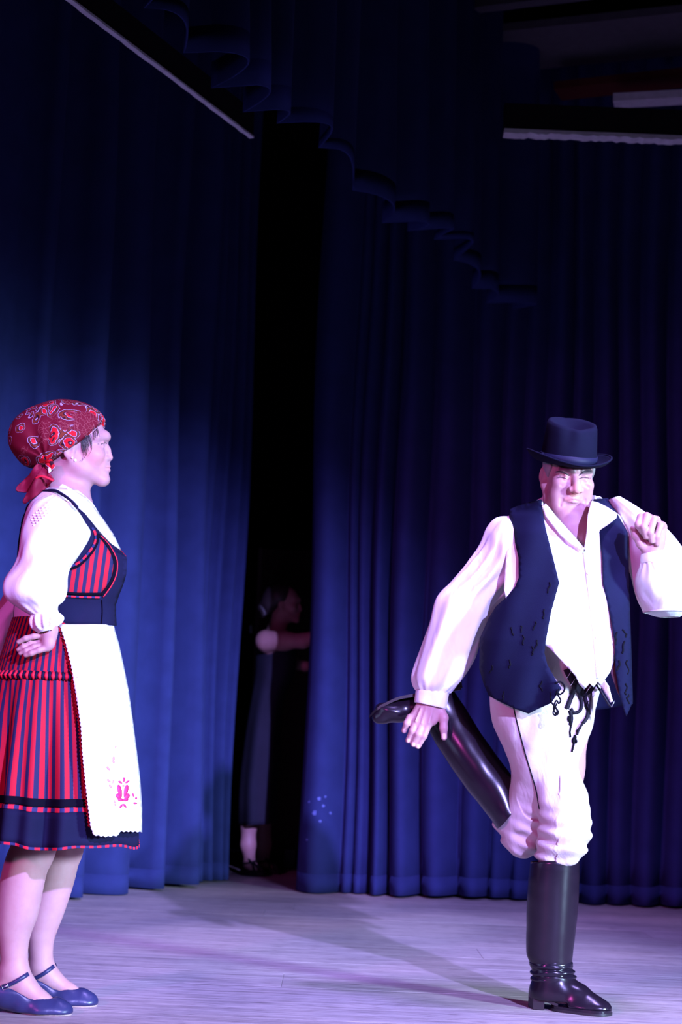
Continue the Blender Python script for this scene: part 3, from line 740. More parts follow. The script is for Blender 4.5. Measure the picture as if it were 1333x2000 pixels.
# colour of the skin: cheek, brows
fd.paint(T(0.035, 0.060, -0.02), T(0.05, 0.045, -0.015), 0.012, (0.68, 0.30, 0.28), 0.02); fd.paint(T(-0.035, 0.060, -0.02), T(-0.05, 0.045, -0.015), 0.012, (0.68, 0.30, 0.28), 0.02)
for q in (-1, 1): fd.paint(T(q * 0.020, pW['brow'][0] - 0.008, 0.0415), T(q * 0.046, pW['brow'][0] - 0.030, 0.044), 0.003, (0.32, 0.20, 0.17), 0.003)
for q in (-1, 1): fd.paint(T(q * 0.020, pW['brow'][0] - 0.0150, 0.0185), T(q * 0.046, pW['brow'][0] - 0.026, 0.0175), 0.0008, (0.08, 0.04, 0.04), 0.0016)
x0, x1 = W(-60, 1500).x, W(235, 880).x
body_w, bvhW = fd.build('body', M['skin'], woman, [axis((W(-75, 1200).x, W(25, 1200).x, 0.0035), (W(25, 1200).x, x1, 0.0020)), axis((YW - 0.26, YW + 0.24, 0.0027)),
    axis((0.0, W(70, 1900).z, 0.003), (W(70, 1900).z, W(60, 1290).z, 0.0048), (W(60, 1290).z, W(60, 1225).z, 0.0021), (W(60, 1225).z, W(150, 970).z, 0.0048), (W(150, 970).z, W(100, 770).z, 0.0019))], SKIN, bvh=True)
eyes(T, RW, pW, 1.0, woman)

# headscarf: one cloth over the skull and the hair knot, cut along its front edge
sf = Field()
sf.ell(W(128, 858), (0.102, 0.094, 0.100), None, 0.02); sf.ell(W(118, 852), (0.120, 0.090, 0.099), None, 0.03); sf.ell(W(160, 838), (0.066, 0.074, 0.062), None, 0.03)
sf.ell(W(62, 856), (0.060, 0.070, 0.062), None, 0.05)
sf.cap(W(70, 880), W(98, 905), 0.036, 0.016, 0.03)
ca, cb = W(207, 823), W(97, 916); dcut = (cb - ca).normalized(); ncut = Vector((0, 1, 0)).cross(dcut)
if ncut.x < 0: ncut = -ncut
kx, ky = W(98, 907).x, W(98, 907).z
def creases(V):
    dx = V[:, 0] - kx; dz = V[:, 2] - ky; a = np.arctan2(dz, dx); r = np.hypot(dx, dz)
    h = 0.0032 * np.sin(a * 11 + 1.3) * np.clip(r / 0.03, 0, 1) * np.clip((0.17 - r) / 0.12, 0, 1) + 0.0035 * np.sin(a * 5 + 0.5) * np.clip((0.15 - r) / 0.1, 0, 1)
    s = np.sign(V[:, 1] - YW); out = V.copy(); out[:, 1] += s * h; out[:, 2] += h * 0.5
    return out
cc = W(43.5, 730); cR = (W(204, 826) - cc).length
sf._add(lambda P: cR - np.hypot(P[:, 0] - cc.x, P[:, 2] - cc.z), [-99] * 3, [99] * 3, 0.004, 1)
scarf, bvhS = sf.build('headscarf', M['scarf'], woman, [axis((W(10, 850).x, W(215, 850).x, 0.0025)), axis((YW - .12, YW + .12, 0.0027)), axis((W(98, 940).z, W(100, 770).z, 0.0025))], None, creases, True)
# rolled front edge of the scarf
edge = [lay(x, y, bvhS, 0.001, YW) for x, y in catmull([(204, 826), (194, 842), (182, 856), (164, 873), (146, 887), (128, 897), (110, 904), (100, 908)], 6)]
b = MB(); b.tube([e for e in edge if e], 0.0028, 7); b.build('rolled_edge', M['scarf'], scarf)
b = MB(); b.ball(W(97, 910, -.085), 0.014, 12, 9, (0.9, 1.0, 1.1)); b.tube([W(90, 903, -.09), W(99, 900, -.098), (W(104, 912, -.096)), W(98, 920, -.09)], 0.006, 8); b.build('knot', M['scarf'], scarf)
b = MB(); b.tube([W(96, 914, -.098), W(97, 919, -.101), W(95, 924, -.099)], [0.004, 0.005, 0.002], 8); b.build('knot_end', M['lace'], scarf)
def tail(poly, d0, name, mat):
    V, F, UV = panel(poly, lambda x, y: YW + d0 + 0.010 * math.sin((x + y) * 0.11) + 0.012 * math.sin(x * 0.16), 4, 2); return mesh_obj(name, V, F, M[mat], scarf, True, UV, 0.003)
tail([(74, 906), (84, 912), (80, 925), (66, 945), (55, 961), (42, 961), (31, 958), (34, 949), (46, 938), (58, 927), (66, 913)], -0.080, 'tail', 'scarfred')
tail([(86, 912), (96, 924), (106, 938), (100, 942), (92, 953), (74, 966), (58, 978), (48, 984), (45, 978), (54, 960), (66, 938), (76, 922)], -0.092, 'tail', 'scarfred')
e2 = catmull([(70, 934, -.108), (80, 930, -.112), (92, 933, -.110), (104, 939, -.104)], 5); b = MB(); b.tube([W(*q) for q in e2], 0.0035, 7); b.build('tail_fold', M['redtrim'], scarf)
# loose hair
hr = random.Random(3)
def strand(x, y, dx, dy, n=6, bend=3.0, r=0.0007):
    pp = []
    for i in range(n + 1):
        t = i / n; q = lay(x + dx * t + bend * math.sin(math.pi * t), y + dy * t, bvhW, 0.0015 + 0.002 * math.sin(math.pi * t))
        if q is not None: pp.append(q)
    if len(pp) > 2: hb.tube(pp, [r * (1.15 - 0.9 * i / len(pp)) for i in range(len(pp))], 4)
hb = MB()
for i in range(60): u = hr.random() ** 1.3; strand(158 + 17 * u + hr.uniform(-2, 2), 862 - 13 * u + hr.uniform(-3, 3), hr.uniform(-1, 6) * u + hr.uniform(0, 5), hr.uniform(14, 24) + 16 * hr.random() ** 4, 6, hr.uniform(-2, 4), 0.0006)
for i in range(16): u = hr.random(); strand(180 + 13 * u, 846 - 13 * u, hr.uniform(0, 5), hr.uniform(9, 18), 5, hr.uniform(-1, 2), 0.0005)
strand(176, 860, -5, 32, 9, 6); strand(160, 870, -2, 33, 9, 9); strand(163, 868, -8, 34, 9, 11)
hb.build('hair', M['hair'], woman)
b = MB(); b.tube([q for q in (lay(x, y, bvhW, 0.0006) for x, y in catmull([(197.5, 867.5), (202, 865.6), (206, 865), (209, 866)], 4)) if q is not None], 0.0009, 5); b.build('eyelashes', M['hair'], woman)
b = MB(); b.tube([q for q in (lay(x, y, bvhW, 0.0002) for x, y in catmull([(193, 853.5), (200, 849.5), (207, 848.5), (211, 850)], 4)) if q is not None], [0.0006 + 0.0009 * math.sin(math.pi * (i + 1) / 14) for i in range(13)], 5) if False else None
b = MB(); q = lay(147, 899, bvhW, 0.002) or W(147, 899, -.08); b.ball(q, 0.0042, 10, 7); q2 = lay(141, 894, bvhW, 0.002) or W(141, 894, -.08); b.ball(q2, 0.003, 8, 6); b.build('earring', M['pearl'], woman)

# trunk of the blouse and bodice
tw = Trunk([(945, 96, 160, .055, .055), (965, 78, 172, .09, .09), (985, 60, 186, .135, .135), (1010, 50, 201, .155, .155), (1040, 42, 219, .150, .150), (1070, 38, 234, .145, .145), (1090, 36, 243, .145, .145), (1120, 33, 243, .142, .142), (1150, 31, 236, .135, .135), (1180, 29, 225, .128, .128), (1225, 27, 223, .128, .128)], YW)
def full_trunk(tr, y0, y1, n, off=0, nth=72, fold=None):
    V = []; F = []; UV = []
    for j in range(n + 1):
        py = y0 + (y1 - y0) * j / n
        for k in range(nth): V.append(tr_pt(tr, py, 2 * math.pi * k / nth, off, fold)); UV.append((k / nth, j / n))
    for j in range(n):
        for k in range(nth): F.append((j * nth + k, j * nth + (k + 1) % nth, (j + 1) * nth + (k + 1) % nth, (j + 1) * nth + k))
    return V, F, UV
blouse = empty('blouse', Vector(W(110, 1000)) - woman.location); blouse.parent = woman
V, F, UV = full_trunk(tw, 962, 1222, 30, -0.003); mesh_obj('blouse_front', V, F, M['white'], blouse, True, UV, 0.003)
# sleeves
def wr(t, th, a=0.03, seed=0.0):
    return a * (math.sin(5 * th + 9 * t + seed) * 0.6 + math.sin(9 * th - 14 * t + seed * 2) * 0.5 + math.sin(3 * th + 21 * t) * 0.5) * min(1, 4 * t + 0.2)
rows = [(98, 966, 146, 990, -.12, .040), (64, 984, 166, 1020, -.150, .070), (46, 1032, 175, 1044, -.165, .085), (38, 1072, 154, 1082, -.175, .085), (30, 1104, 135, 1112, -.185, .08), (8, 1138, 132, 1146, -.19, .078), (10, 1166, 124, 1172, -.195, .072), (40, 1190, 113, 1184, -.20, .05), (62, 1203, 113, 1196, -.20, .036)]
V, F, UV = loft(rows, YW, 8, 72, lambda t, th: wr(t, th, 0.034) + 0.03 * math.sin(15 * th) * max(0, (t - 0.8) / 0.2) + 0.035 * math.sin(17 * th) * max(0, 1 - t / 0.16), (True, False)); bl1 = mesh_obj('sleeve', V, F, M['white'], blouse, True, UV)
rows = [(62, 1202, 113, 1196, -.20, .036), (60, 1212, 121, 1204, -.20, .046), (63, 1226, 119, 1214, -.20, .046), (72, 1234, 110, 1224, -.20, .036), (77, 1237, 108, 1230, -.20, .03)]
V, F, UV = loft(rows, YW, 6, 96, lambda t, th: 0.11 * math.sin(12 * th + 2 * math.sin(th)) * math.sin(math.pi * min(1, t * 1.3)) ** 0.8); mesh_obj('cuff_ruffle', V, F, M['lace'], blouse, True, UV, 0.002)
rows = [(98, 966, 146, 990, .12, .040), (60, 990, 150, 1010, .165, .075), (44, 1080, 125, 1092, .20, .075), (16, 1160, 96, 1160, .21, .07), (-14, 1214, 44, 1208, .205, .06), (-38, 1266, 22, 1256, .19, .055), (-46, 1306, 2, 1296, .17, .04)]
V, F, UV = loft(rows, YW, 7, 56, lambda t, th: wr(t, th, 0.03, 1.7), (True, True)); mesh_obj('sleeve', V, F, M['white'], blouse, True, UV)
# smocking at the shoulder
b = MB()
for i in range(6):
    for j in range(5):
        q = W(64 + i * 6.2 + j * 1.5, 1004 - i * 4.4 + j * 5.0, -.21); b.ball(q, 0.0, 4, 3)
bvhSl = bvh_of(*loft([(98, 966, 146, 990, -.12, .040), (64, 984, 166, 1020, -.150, .070), (46, 1032, 175, 1044, -.165, .085), (38, 1072, 154, 1082, -.175, .085)], YW, 8, 72)[:2])
b = MB()
for i in range(7):
    for j in range(4):
        q = lay(60 + i * 5.6 + j * 2.0, 1010 - i * 4.6 + j * 5.2, bvhSl, 0.0005)
        if q is not None: b.ball(q, 0.0028, 6, 4, (1.2, 0.6, 0.8))
b.build('smocking', M['lace'], bl1)
# collar: a white band from the nape down the front opening
for sgn in (1, -1):
    def dcol(x, y, sgn=sgn): return YW - sgn * (YW - tw.surf(x, y, 0.006))
    V, F, UV = panel([(99, 945), (112, 941), (130, 950), (150, 962), (167, 972), (185, 994), (205, 1020), (222, 1046), (233, 1070), (236, 1076), (226, 1070), (208, 1052), (188, 1030), (166, 1003), (150, 992), (132, 974), (112, 963), (96, 958)], dcol, 6, 0, flip=sgn < 0); mesh_obj('collar', V, F, M['white'], blouse, True, UV, 0.004)
# bodice
bodice = empty('bodice', Vector(W(140, 1120)) - woman.location); bodice.parent = woman
bpoly = [(66, 968), (84, 960), (104, 958), (122, 967), (140, 980), (151, 991), (166, 1004), (182, 1024), (197, 1045), (213, 1060), (228, 1070), (240, 1080), (247, 1086), (248, 1100), (246, 1122), (240, 1142), (232, 1162), (226, 1180), (226, 1200), (227, 1222), (180, 1221), (120, 1218), (70, 1214), (27, 1210), (28, 1180), (30, 1140), (33, 1100), (36, 1060), (42, 1020), (52, 990)]
hole = [(150, 996), (164, 1012), (173, 1032), (174, 1046), (164, 1068), (150, 1082), (132, 1092), (90, 1092), (66, 1060), (62, 1020), (76, 990), (104, 968), (128, 976)]
def near_bodice(x, y, off=0.008): return tw.surf(min(max(x, tw.row(y)[0]), tw.row(y)[1]), y, off)
ppoly = [(151, 991), (166, 1004), (182, 1024), (197, 1045), (213, 1060), (228, 1070), (240, 1080), (247, 1086), (248, 1100), (246, 1122), (240, 1142), (232, 1162), (226, 1180), (226, 1200), (227, 1222), (180, 1221), (120, 1218), (70, 1214), (27, 1210), (28, 1180), (30, 1140), (33, 1100), (36, 1060), (42, 1020), (52, 990), (66, 970), (72, 980), (64, 1010), (62, 1040), (80, 1086), (132, 1092), (150, 1082), (164, 1068), (174, 1046), (172, 1030), (164, 1014)]
for sgn in (1, -1):
    V, F, UV = panel(ppoly, lambda x, y: YW - sgn * (YW - near_bodice(x, y)), 6, 0, flip=sgn < 0); o = mesh_obj('bodice_panel', V, F, M['navy'], bodice, True, UV, 0.003)
    if sgn > 0: bvhB = bvh_of(V, F)
spine = catmull([(66, 969), (84, 960), (106, 958), (124, 967), (140, 979), (152, 992)], 6)
b = MB(); b.tube([at(x, y, tw.surf(x, y, 0.045)) for x, y in spine], 0.0042, 8); b.build('shoulder_strap', M['navy'], bodice)
sp = [(130, 1114), (137, 1113), (162, 1100), (180, 1079), (189, 1061), (191, 1044), (203, 1058), (216, 1077), (222, 1095), (222, 1117), (214, 1138), (196, 1159), (126, 1158)]
V, F, UV = panel(sp, lambda x, y: near_bodice(x, y, 0.0115), 5, 0); mesh_obj('striped_panel', V, F, M['bodice'], bodice, True, UV, 0.002)
def ribbon(pts, wd, off, bvh, name, mat, parent, n=6, Y=YW, th=0.002, dash=0.02):
    """a flat braid laid along a line on a surface"""
    P = [tuple(p) for p in catmull(pts, n)]; V = []; F = []; UV = []; s = 0
    for i, (x, y) in enumerate(P):
        a = P[max(0, i - 1)]; c = P[min(len(P) - 1, i + 1)]; dx, dy = c[0] - a[0], c[1] - a[1]; L = math.hypot(dx, dy) or 1
        if i: s += math.hypot(x - P[i - 1][0], y - P[i - 1][1])
        for q in (-1, 1):
            v = lay(x - q * dy / L * wd / 2, y + q * dx / L * wd / 2, bvh, off)
            if v is None: v = lay(x, y, bvh, off)
            if v is None: v = V[-2] if len(V) > 1 else at(x, y, Y - .1)
            V.append(v); UV.append((s * dash, q))
    for i in range(len(P) - 1): F.append((2 * i, 2 * i + 1, 2 * i + 3, 2 * i + 2))
    return mesh_obj(name, V, F, M[mat] if isinstance(mat, str) else mat, parent, True, UV, th)
dash = stripes('dash_braid', 1.0, (0.62, 0.012, 0.035), (0.02, 0.02, 0.09), 0.55)
ribbon([(130, 1107), (145, 1104), (160, 1094), (176, 1076), (186, 1058), (186, 1042), (180, 1030)], 4.5, 0.005, bvhB, 'dashed_trim', dash, bodice, dash=0.055)
ribbon([(130, 1112), (146, 1109), (163, 1098), (180, 1079), (190, 1060), (191, 1042)], 4, 0.007, bvhB, 'velvet_trim', 'velvet', bodice)
ribbon([(191, 1044), (204, 1057), (217, 1076), (224, 1096), (223, 1118), (215, 1140), (198, 1162)], 4.5, 0.007, bvhB, 'velvet_trim', 'velvet', bodice)
ribbon([(196, 1046), (210, 1060), (222, 1078), (229, 1096), (228, 1120), (219, 1142), (202, 1166)], 1.6, 0.007, bvhB, 'red_piping', 'redtrim', bodice)
ribbon([(126, 1158), (160, 1160), (198, 1160)], 4.5, 0.007, bvhB, 'velvet_trim', 'velvet', bodice)
ribbon([(124, 1164), (160, 1166), (196, 1167)], 3.6, 0.007, bvhB, 'dashed_trim', dash, bodice, dash=0.065)
ribbon([(233, 1071), (242, 1078), (248, 1086), (249, 1096)], 2.5, 0.006, bvhB, 'red_piping', 'redtrim', bodice)
ribbon([(199, 1172), (200, 1196), (198, 1220)], 1.2, 0.005, bvhB, 'seam', 'velvet', bodice)
# skirt
tk = Trunk([(1212, 26, 220, .128, .128), (1262, 12, 226, .175, .165), (1322, -6, 237, .20, .19), (1400, -20, 248, .215, .21), (1500, -33, 260, .235, .225), (1560, -40, 266, .245, .235), (1640, -48, 265, .26, .25)], YW)
def sfold(py, th):
    g = min(1, max(0, (py - 1322) / 200)); top = 0.012 * math.sin(24 * th + 1.1 * math.sin(3 * th)) * math.exp(-((py - 1335) / 24) ** 2)
    g *= min(1, max(0.06, (0.62 - math.cos(th)) / 0.45))
    return top + g * (0.085 * math.sin(11 * th + 0.8 * math.sin(2 * th) + 0.4) + 0.06 * math.sin(19 * th + 1.3)) * (0.6 + 0.4 * math.sin(th * 2 + 1) ** 2)
skirt = empty('skirt', Vector(W(110, 1400)) - woman.location); skirt.parent = woman
hem = lambda th: 3.5 * math.sin(5 * th + 0.6) + 2 * math.sin(9 * th)
def hemf(py0): return lambda th: hem(th) * max(0, (py0 - 1500) / 140)
NT = 240; V = []; F = []; UV = []; rowsy = list(np.linspace(1212, 1322, 10)) + list(np.linspace(1326, 1640, 46))
for j, py in enumerate(rowsy):
    for k in range(NT):
        th = 2 * math.pi * k / NT; V.append(tr_pt(tk, py, th, 0, sfold, hemf(py))); UV.append((k / NT, j / 56))
for j in range(len(rowsy) - 1):
    for k in range(NT): F.append((j * NT + k, j * NT + (k + 1) % NT, (j + 1) * NT + (k + 1) % NT, (j + 1) * NT + k))
# the stripes close round the back: duplicate the seam column in UV by a whole number of repeats
sk = mesh_obj('striped_cloth', V, F, M['skirt'], skirt, True, UV, 0.003); bvhK = bvh_of(V, F)
uvl = sk.data.uv_layers[0].data
for pgon in sk.data.polygons:
    us = [uvl[l].uv[0] for l in pgon.loop_indices]
    if max(us) - min(us) > 0.5:
        for l in pgon.loop_indices:
            if uvl[l].uv[0] < 0.5: uvl[l].uv[0] += 1.0
def band(y0, y1, off, name, mat, uvrep=1):
    V = []; F = []; UV = []; R = 5
    for j in range(R + 1):
        py = y0 + (y1 - y0) * j / R
        for k in range(NT + 1):
            th = 2 * math.pi * k / NT; V.append(tr_pt(tk, py, th, off, sfold, hemf(py))); UV.append((k / NT, j / R))
    n = NT + 1
    for j in range(R):
        for k in range(NT): F.append((j * n + k, j * n + k + 1, (j + 1) * n + k + 1, (j + 1) * n + k))
    mesh_obj(name, V, F, M[mat], skirt, True, UV, 0.002)
band(1577, 1642, 0.003, 'hem_band', 'navy'); band(1553, 1568, 0.004, 'velvet_band', 'velvet'); band(1570, 1577.5, 0.004, 'dashed_band', 'dots'); band(1640, 1645, 0.005, 'hem_trim', 'dots')
# gathered ruffle line
rz = MB()
for k in range(10, 55):
    th = 2 * math.pi * k / 64; p = tr_pt(tk, 1318, th, 0.004); q = tr_pt(tk, 1326, th, 0.009); r = tr_pt(tk, 1333, th, 0.003); rz.tube([p, q, r], [0.0035, 0.006, 0.0035], 7)
rz.build('gathering', M['redtrim'], skirt); rz = MB()
for k in range(10, 55):
    th = 2 * math.pi * (k + 0.5) / 64; p = tr_pt(tk, 1318, th, 0.003); q = tr_pt(tk, 1326, th, 0.007); r = tr_pt(tk, 1333, th, 0.003); rz.tube([p, q, r], [0.0035, 0.006, 0.0035], 7)
rz.build('gathering', M['navy'], skirt)
# apron
ap = empty('apron', Vector(W(220, 1420)) - woman.location); ap.parent = woman
def scal(pts, step, amp):
    P = densify(pts, step, False); out = []
    for i, (x, y) in enumerate(P):
        a = P[max(0, i - 1)]; c = P[min(len(P) - 1, i + 1)]; dx, dy = c[0] - a[0], c[1] - a[1]; L = math.hypot(dx, dy) or 1; s = amp if i % 2 else -amp
        out.append((x - dy / L * s, y + dx / L * s))
    return out
left = [(116, 1220), (128, 1255), (139, 1300), (149, 1360), (158, 1420), (161, 1470), (167, 1530), (172, 1575), (177, 1615), (183, 1631)]
bot = [(183, 1631), (206, 1634), (231, 1632), (233, 1624), (255, 1624), (277, 1625)]
rightl = [(277, 1625), (277, 1575), (273, 1520), (267, 1470), (258, 1400), (250, 1345), (241, 1300), (231, 1255), (224, 1232), (221, 1220)]
at_w = Trunk([(1212, 24, 222, .132, .13), (1232, 22, 224, .16, .16), (1255, 14, 231, .188, .18), (1300, 0, 241, .215, .20), (1345, -8, 250, .225, .21), (1400, -20, 258, .235, .22), (1470, -30, 267, .252, .24), (1520, -34, 273, .26, .25), (1575, -41, 277, .27, .26), (1640, -48, 278, .283, .27)], YW)
apoly = scal(left, 4.0, 1.0) + scal(bot, 4.2, 1.3)[1:] + rightl[1:]
for sgn in (1, -1):
    V, F, UV = panel(apoly, lambda x, y: YW - sgn * (YW - at_w.surf(x, y, 0.004 + 0.004 * math.sin(x * 0.10 + y * 0.012))), 6, 0, flip=sgn < 0); o = mesh_obj('apron_cloth', V, F, M['apron'], ap, True, UV, 0.003)
    if sgn > 0: bvhA = bvh_of(V, F)
b = MB()
P = densify([(x - 2.5, y) for x, y in left[:-1]], 3.2, False)
rick = [lay(x + (1.6 if i % 2 else -1.6), y, bvhK, 0.006) for i, (x, y) in enumerate(P)]
b.tube([q for q in rick if q is not None], 0.0026, 6); b.build('rickrack', M['redtrim'], ap)
def petal(cx, cy, L, wd, ang, mat, off=0.0035):
    pts = []
    for k in range(12):
        t = 2 * math.pi * k / 12; x, y = L / 2 * math.cos(t), wd / 2 * math.sin(t) * (1 - 0.25 * math.cos(t)); pts.append((cx + x * math.cos(ang) - y * math.sin(ang), cy + x * math.sin(ang) + y * math.cos(ang)))
    c = lay(cx, cy, bvhA, off + 0.001); rim = [lay(x, y, bvhA, off) for x, y in pts]
    if c is None or any(r is None for r in rim): return
    mesh_obj('embroidery', [c] + rim, [(0, 1 + (k + 1) % 12, 1 + k) for k in range(12)], M[mat], ap, True, None, 0.0015)
for a in ((234, 1545, 26, 8, 1.35), (246, 1545, 26, 8, 1.79), (232, 1556, 14, 9, 0.9), (248, 1556, 14, 9, 2.2), (236, 1562, 12, 7, 0.2), (245, 1562, 12, 7, 2.9), (242, 1523, 10, 4, 1.57), (235, 1528, 9, 4, 0.6), (249, 1527, 9, 4, -0.6), (241, 1535, 4, 3, 0), (237, 1574, 10, 4, -0.9), (244, 1574, 10, 4, 0.9), (264, 1569, 8, 4, 0.1), (267, 1558, 8, 4, -0.5), (260, 1553, 8, 3, 1.4)): petal(*a, 'embro')
for a in ((222, 1482, 9, 4, 1.6), (222, 1488, 8, 3.5, 1.3), (212, 1501, 10, 4, 0.9), (213, 1525, 9, 4, 0.8), (221, 1527, 8, 2, 1.7), (216, 1536, 9, 4, 1.0), (226, 1459, 5, 2.5, 1.8), (224, 1566, 7, 3, 1.2), (225, 1572, 5, 2.5, 1.2), (270, 1544, 4, 2.5, 0)): petal(*a, 'embro2')
b = MB()
for (x0_, y0_, x1_, y1_) in ((141, 1240, 152, 1330), (172, 1440, 182, 1510), (176, 1500, 190, 1600), (236, 1610, 270, 1608)):
    for i in range(14):
        t = i / 13; q = lay(x0_ + (x1_ - x0_) * t + 2 * math.sin(i * 2.1), y0_ + (y1_ - y0_) * t + 2 * math.cos(i * 1.7), bvhA, 0.0022)
        if q is not None: b.ball(q, 0.0016, 6, 4)
tag(b.build('eyelet_stitching', M['lace'], ap), kind='stuff')
# bracelet
rows = [(82, 1228, 107, 1220, -.20, .024), (84, 1240, 108, 1231, -.20, .024)]
V, F, UV = loft(rows, YW, 3, 40, lambda t, th: 0.05 * math.sin(9 * th)); mesh_obj('bracelet', V, F, M['scarf'], woman, True, UV, 0.002)
# shoes
def shoe(x0, dyy, top, name_label, sole_y, strap, buckle):
    """one low-cut strapped shoe; pixel outlines are relative to the toe"""
    f = Field(); Y = YW + dyy
    root = empty('shoe', Vector((at(x0 - 70, sole_y, Y).x, Y, 0)) - woman.location); root.parent = woman
    P = lambda dx, dy, z=0: at(x0 + dx, sole_y + dy, Y + z)
    f.chain([P(-14, -14), P(-30, -16), P(-62, -20), P(-95, -27), P(-130, -40), P(-160, -52), P(-176, -56)], [0.0165, 0.024, 0.029, 0.030, 0.029, 0.032, 0.026], 0.02)
    f.ell(P(-28, -10), (0.038, 0.036, 0.018), None, 0.015); f.ell(P(-58, -11), (0.04, 0.042, 0.02), None, 0.02)
    f.ell(P(-120, -48), (0.06, 0.033, 0.022), None, 0.02)
    # foot opening
    f.ell(P(-95, -52), (0.085, 0.030, 0.034), np.array(Matrix.Rotation(0.20, 3, 'Y')), 0.004, 1)
    f.cap(P(-70, -42), P(-175, -85), 0.026, 0.030, 0.004, 1)
    pl = P(-100, 1.0); f.plane((pl.x, pl.y, 0.004), (0, 0, -1), 0.004)
    f.build('upper', M['navyleather'], root, [axis((P(-205, 0).x, P(6, 0).x, 0.0027)), axis((Y - 0.06, Y + 0.06, 0.0027)), axis((0.0, P(-150, -95).z, 0.0027))])
    s = MB(); n = 28; out = []
    for k in range(n):
        t = 2 * math.pi * k / n; cx, wy = math.cos(t), math.sin(t); xx = -52 + 51 * cx; w_ = 0.036 * (1 - 0.18 * (1 - cx) / 2); out.append((P(xx, 0).x, Y + w_ * wy))
    V = [Vector((x, y, 0.0005)) for x, y in out] + [Vector((x, y, 0.006)) for x, y in out]
    s.add(V, [tuple(range(n - 1, -1, -1)), tuple(range(n, 2 * n))] + [(k, (k + 1) % n, n + (k + 1) % n, n + k) for k in range(n)]); s.build('sole', M['sole'], root, False)
    h = MB(); hv = []
    for (z, sx, sy, ox) in ((0.0005, 0.022, 0.022, 0.0), (0.02, 0.021, 0.021, 0.0), (0.04, 0.026, 0.026, -0.003), (0.056, 0.032, 0.03, -0.006)):
        cx = P(-165, 0).x + ox
        for k in range(16): t = 2 * math.pi * k / 16; hv.append((cx + sx * math.cos(t), Y + sy * math.sin(t), z))
    hf = [tuple(range(15, -1, -1)), tuple(48 + k for k in range(16))]
    for j in range(3):
        for k in range(16): hf.append((j * 16 + k, j * 16 + (k + 1) % 16, j * 16 + 16 + (k + 1) % 16, j * 16 + 16 + k))
    h.add(hv, hf); h.build('heel', M['navyleather'], root)
    a0, a1 = strap; near = []
    for k in range(9):
        t = k / 8; q = lay(a0[0] + (a1[0] - a0[0]) * t, a0[1] + (a1[1] - a0[1]) * t + 2.0 * math.sin(math.pi * t), bvhW, 0.003)
        near.append(q if q is not None and abs(q.y - Y) < 0.06 else at(a0[0] + (a1[0] - a0[0]) * t, a0[1] + (a1[1] - a0[1]) * t, Y - 0.03 * (1 - t)))
    pts = near + [Vector((q.x, 2 * Y - q.y, q.z)) for q in reversed(near)]; V = []
    for q in pts: V += [q + Vector((0.0025, 0, -0.0045)), q + Vector((-0.0025, 0, 0.0045))]
    F = [(2 * i, 2 * i + 1, 2 * i + 3, 2 * i + 2) for i in range(len(pts) - 1)]
    so = mesh_obj('strap', V, F, M['navyleather'], root, True, None, 0.004)
    if buckle:
        bb = MB(); c = pts[1] + Vector((0, -0.004, 0)); dv = (pts[3] - pts[0]).normalized(); uu = Vector((-dv.z, 0, dv.x))
        bb.tube([c + dv * .008 + uu * .007, c - dv * .008 + uu * .007, c - dv * .008 - uu * .007, c + dv * .008 - uu * .007], 0.0013, 6, True); bb.tube([c - dv * .008, c + dv * .006], 0.001, 6); bb.build('buckle', M['silver'], so)
    return root
shoe(141, YN, None, '', 1985, ((4, 1929), (54, 1903)), True)
shoe(191, YF, None, '', 1967, ((66, 1912), (104, 1888)), False)

# ------------------------------------------------------------------ man in the black hat, slapping his raised boot
YM = 4.95; SM = mpp(YM)
Q = lambda x, y, dy=0.0: at(x, y, YM + dy)
man = empty('person', (Q(1090, 1975).x, YM, 0.0))
tag(man, 'man in black hat, dark waistcoat and tall boots, one leg kicked up behind', 'person')
fm = Field()
yaw, pit = math.radians(9), math.radians(15)
fwdM = Vector((math.sin(yaw) * math.cos(pit), -math.cos(yaw) * math.cos(pit), -math.sin(pit)))
RM = frame(fwdM, Vector((0.01, 0, 1)))
pM = dict(brow=(0.101, 0.030), nas=(0.093, 0.022), tip=(0.124, -0.022), lip=(0.099, -0.056), chin=(0.094, -0.097), jaw=1.1, face=1.0, mouth=0.026, frown=0.007, eyez=0.010, nose=1.28, lipcol=(0.52, 0.24, 0.23))
OM = Q(1109, 933)
T, E, C = head(fm, OM, RM, pM, 0.98)
for q in (-1, 1):
    E((q * 0.043, 0.056, -0.050), (0.022, 0.026, 0.030), 0.02)                               # full cheeks and jowls
    E((q * 0.036, 0.060, -0.078), (0.018, 0.020, 0.018), 0.018)
    C((q * 0.019, 0.104, -0.026), (q * 0.036, 0.088, -0.058), 0.0022, 0.0028, 0.009, 1)      # folds beside the nose
    C((q * 0.036, 0.088, -0.058), (q * 0.037, 0.082, -0.078), 0.0026, 0.0016, 0.008, 1)
    C((q * 0.020, 0.100, -0.003), (q * 0.042, 0.090, -0.016), 0.0020, 0.0016, 0.008, 1)      # bags under the eyes
    C((q * 0.060, 0.046, -0.020), (q * 0.056, 0.050, -0.070), 0.0022, 0.0024, 0.010, 1)
    C((q * 0.006, 0.108, 0.030), (q * 0.008, 0.103, 0.046), 0.0018, None, 0.006, 1)
C((-0.016, 0.098, -0.074), (0.016, 0.098, -0.074), 0.003, None, 0.008, 1)
for q in (-1, 1): fm.paint(T(q * 0.014, 0.101, 0.030), T(q * 0.048, 0.080, 0.033), 0.0045, (0.11, 0.07, 0.08), 0.005); fm.paint(T(q * 0.020, 0.086, 0.0105), T(q * 0.044, 0.078, 0.010), 0.0022, (0.06, 0.03, 0.04), 0.004)
fm.paint(T(0.031, 0.085, 0.008), T(-0.031, 0.085, 0.008), 0.007, (0.5, 0.26, 0.23), 0.01)
fm.paint(T(0, 0.10, -0.03), T(0, 0.12, -0.02), 0.012, (0.66, 0.33, 0.28), 0.012)
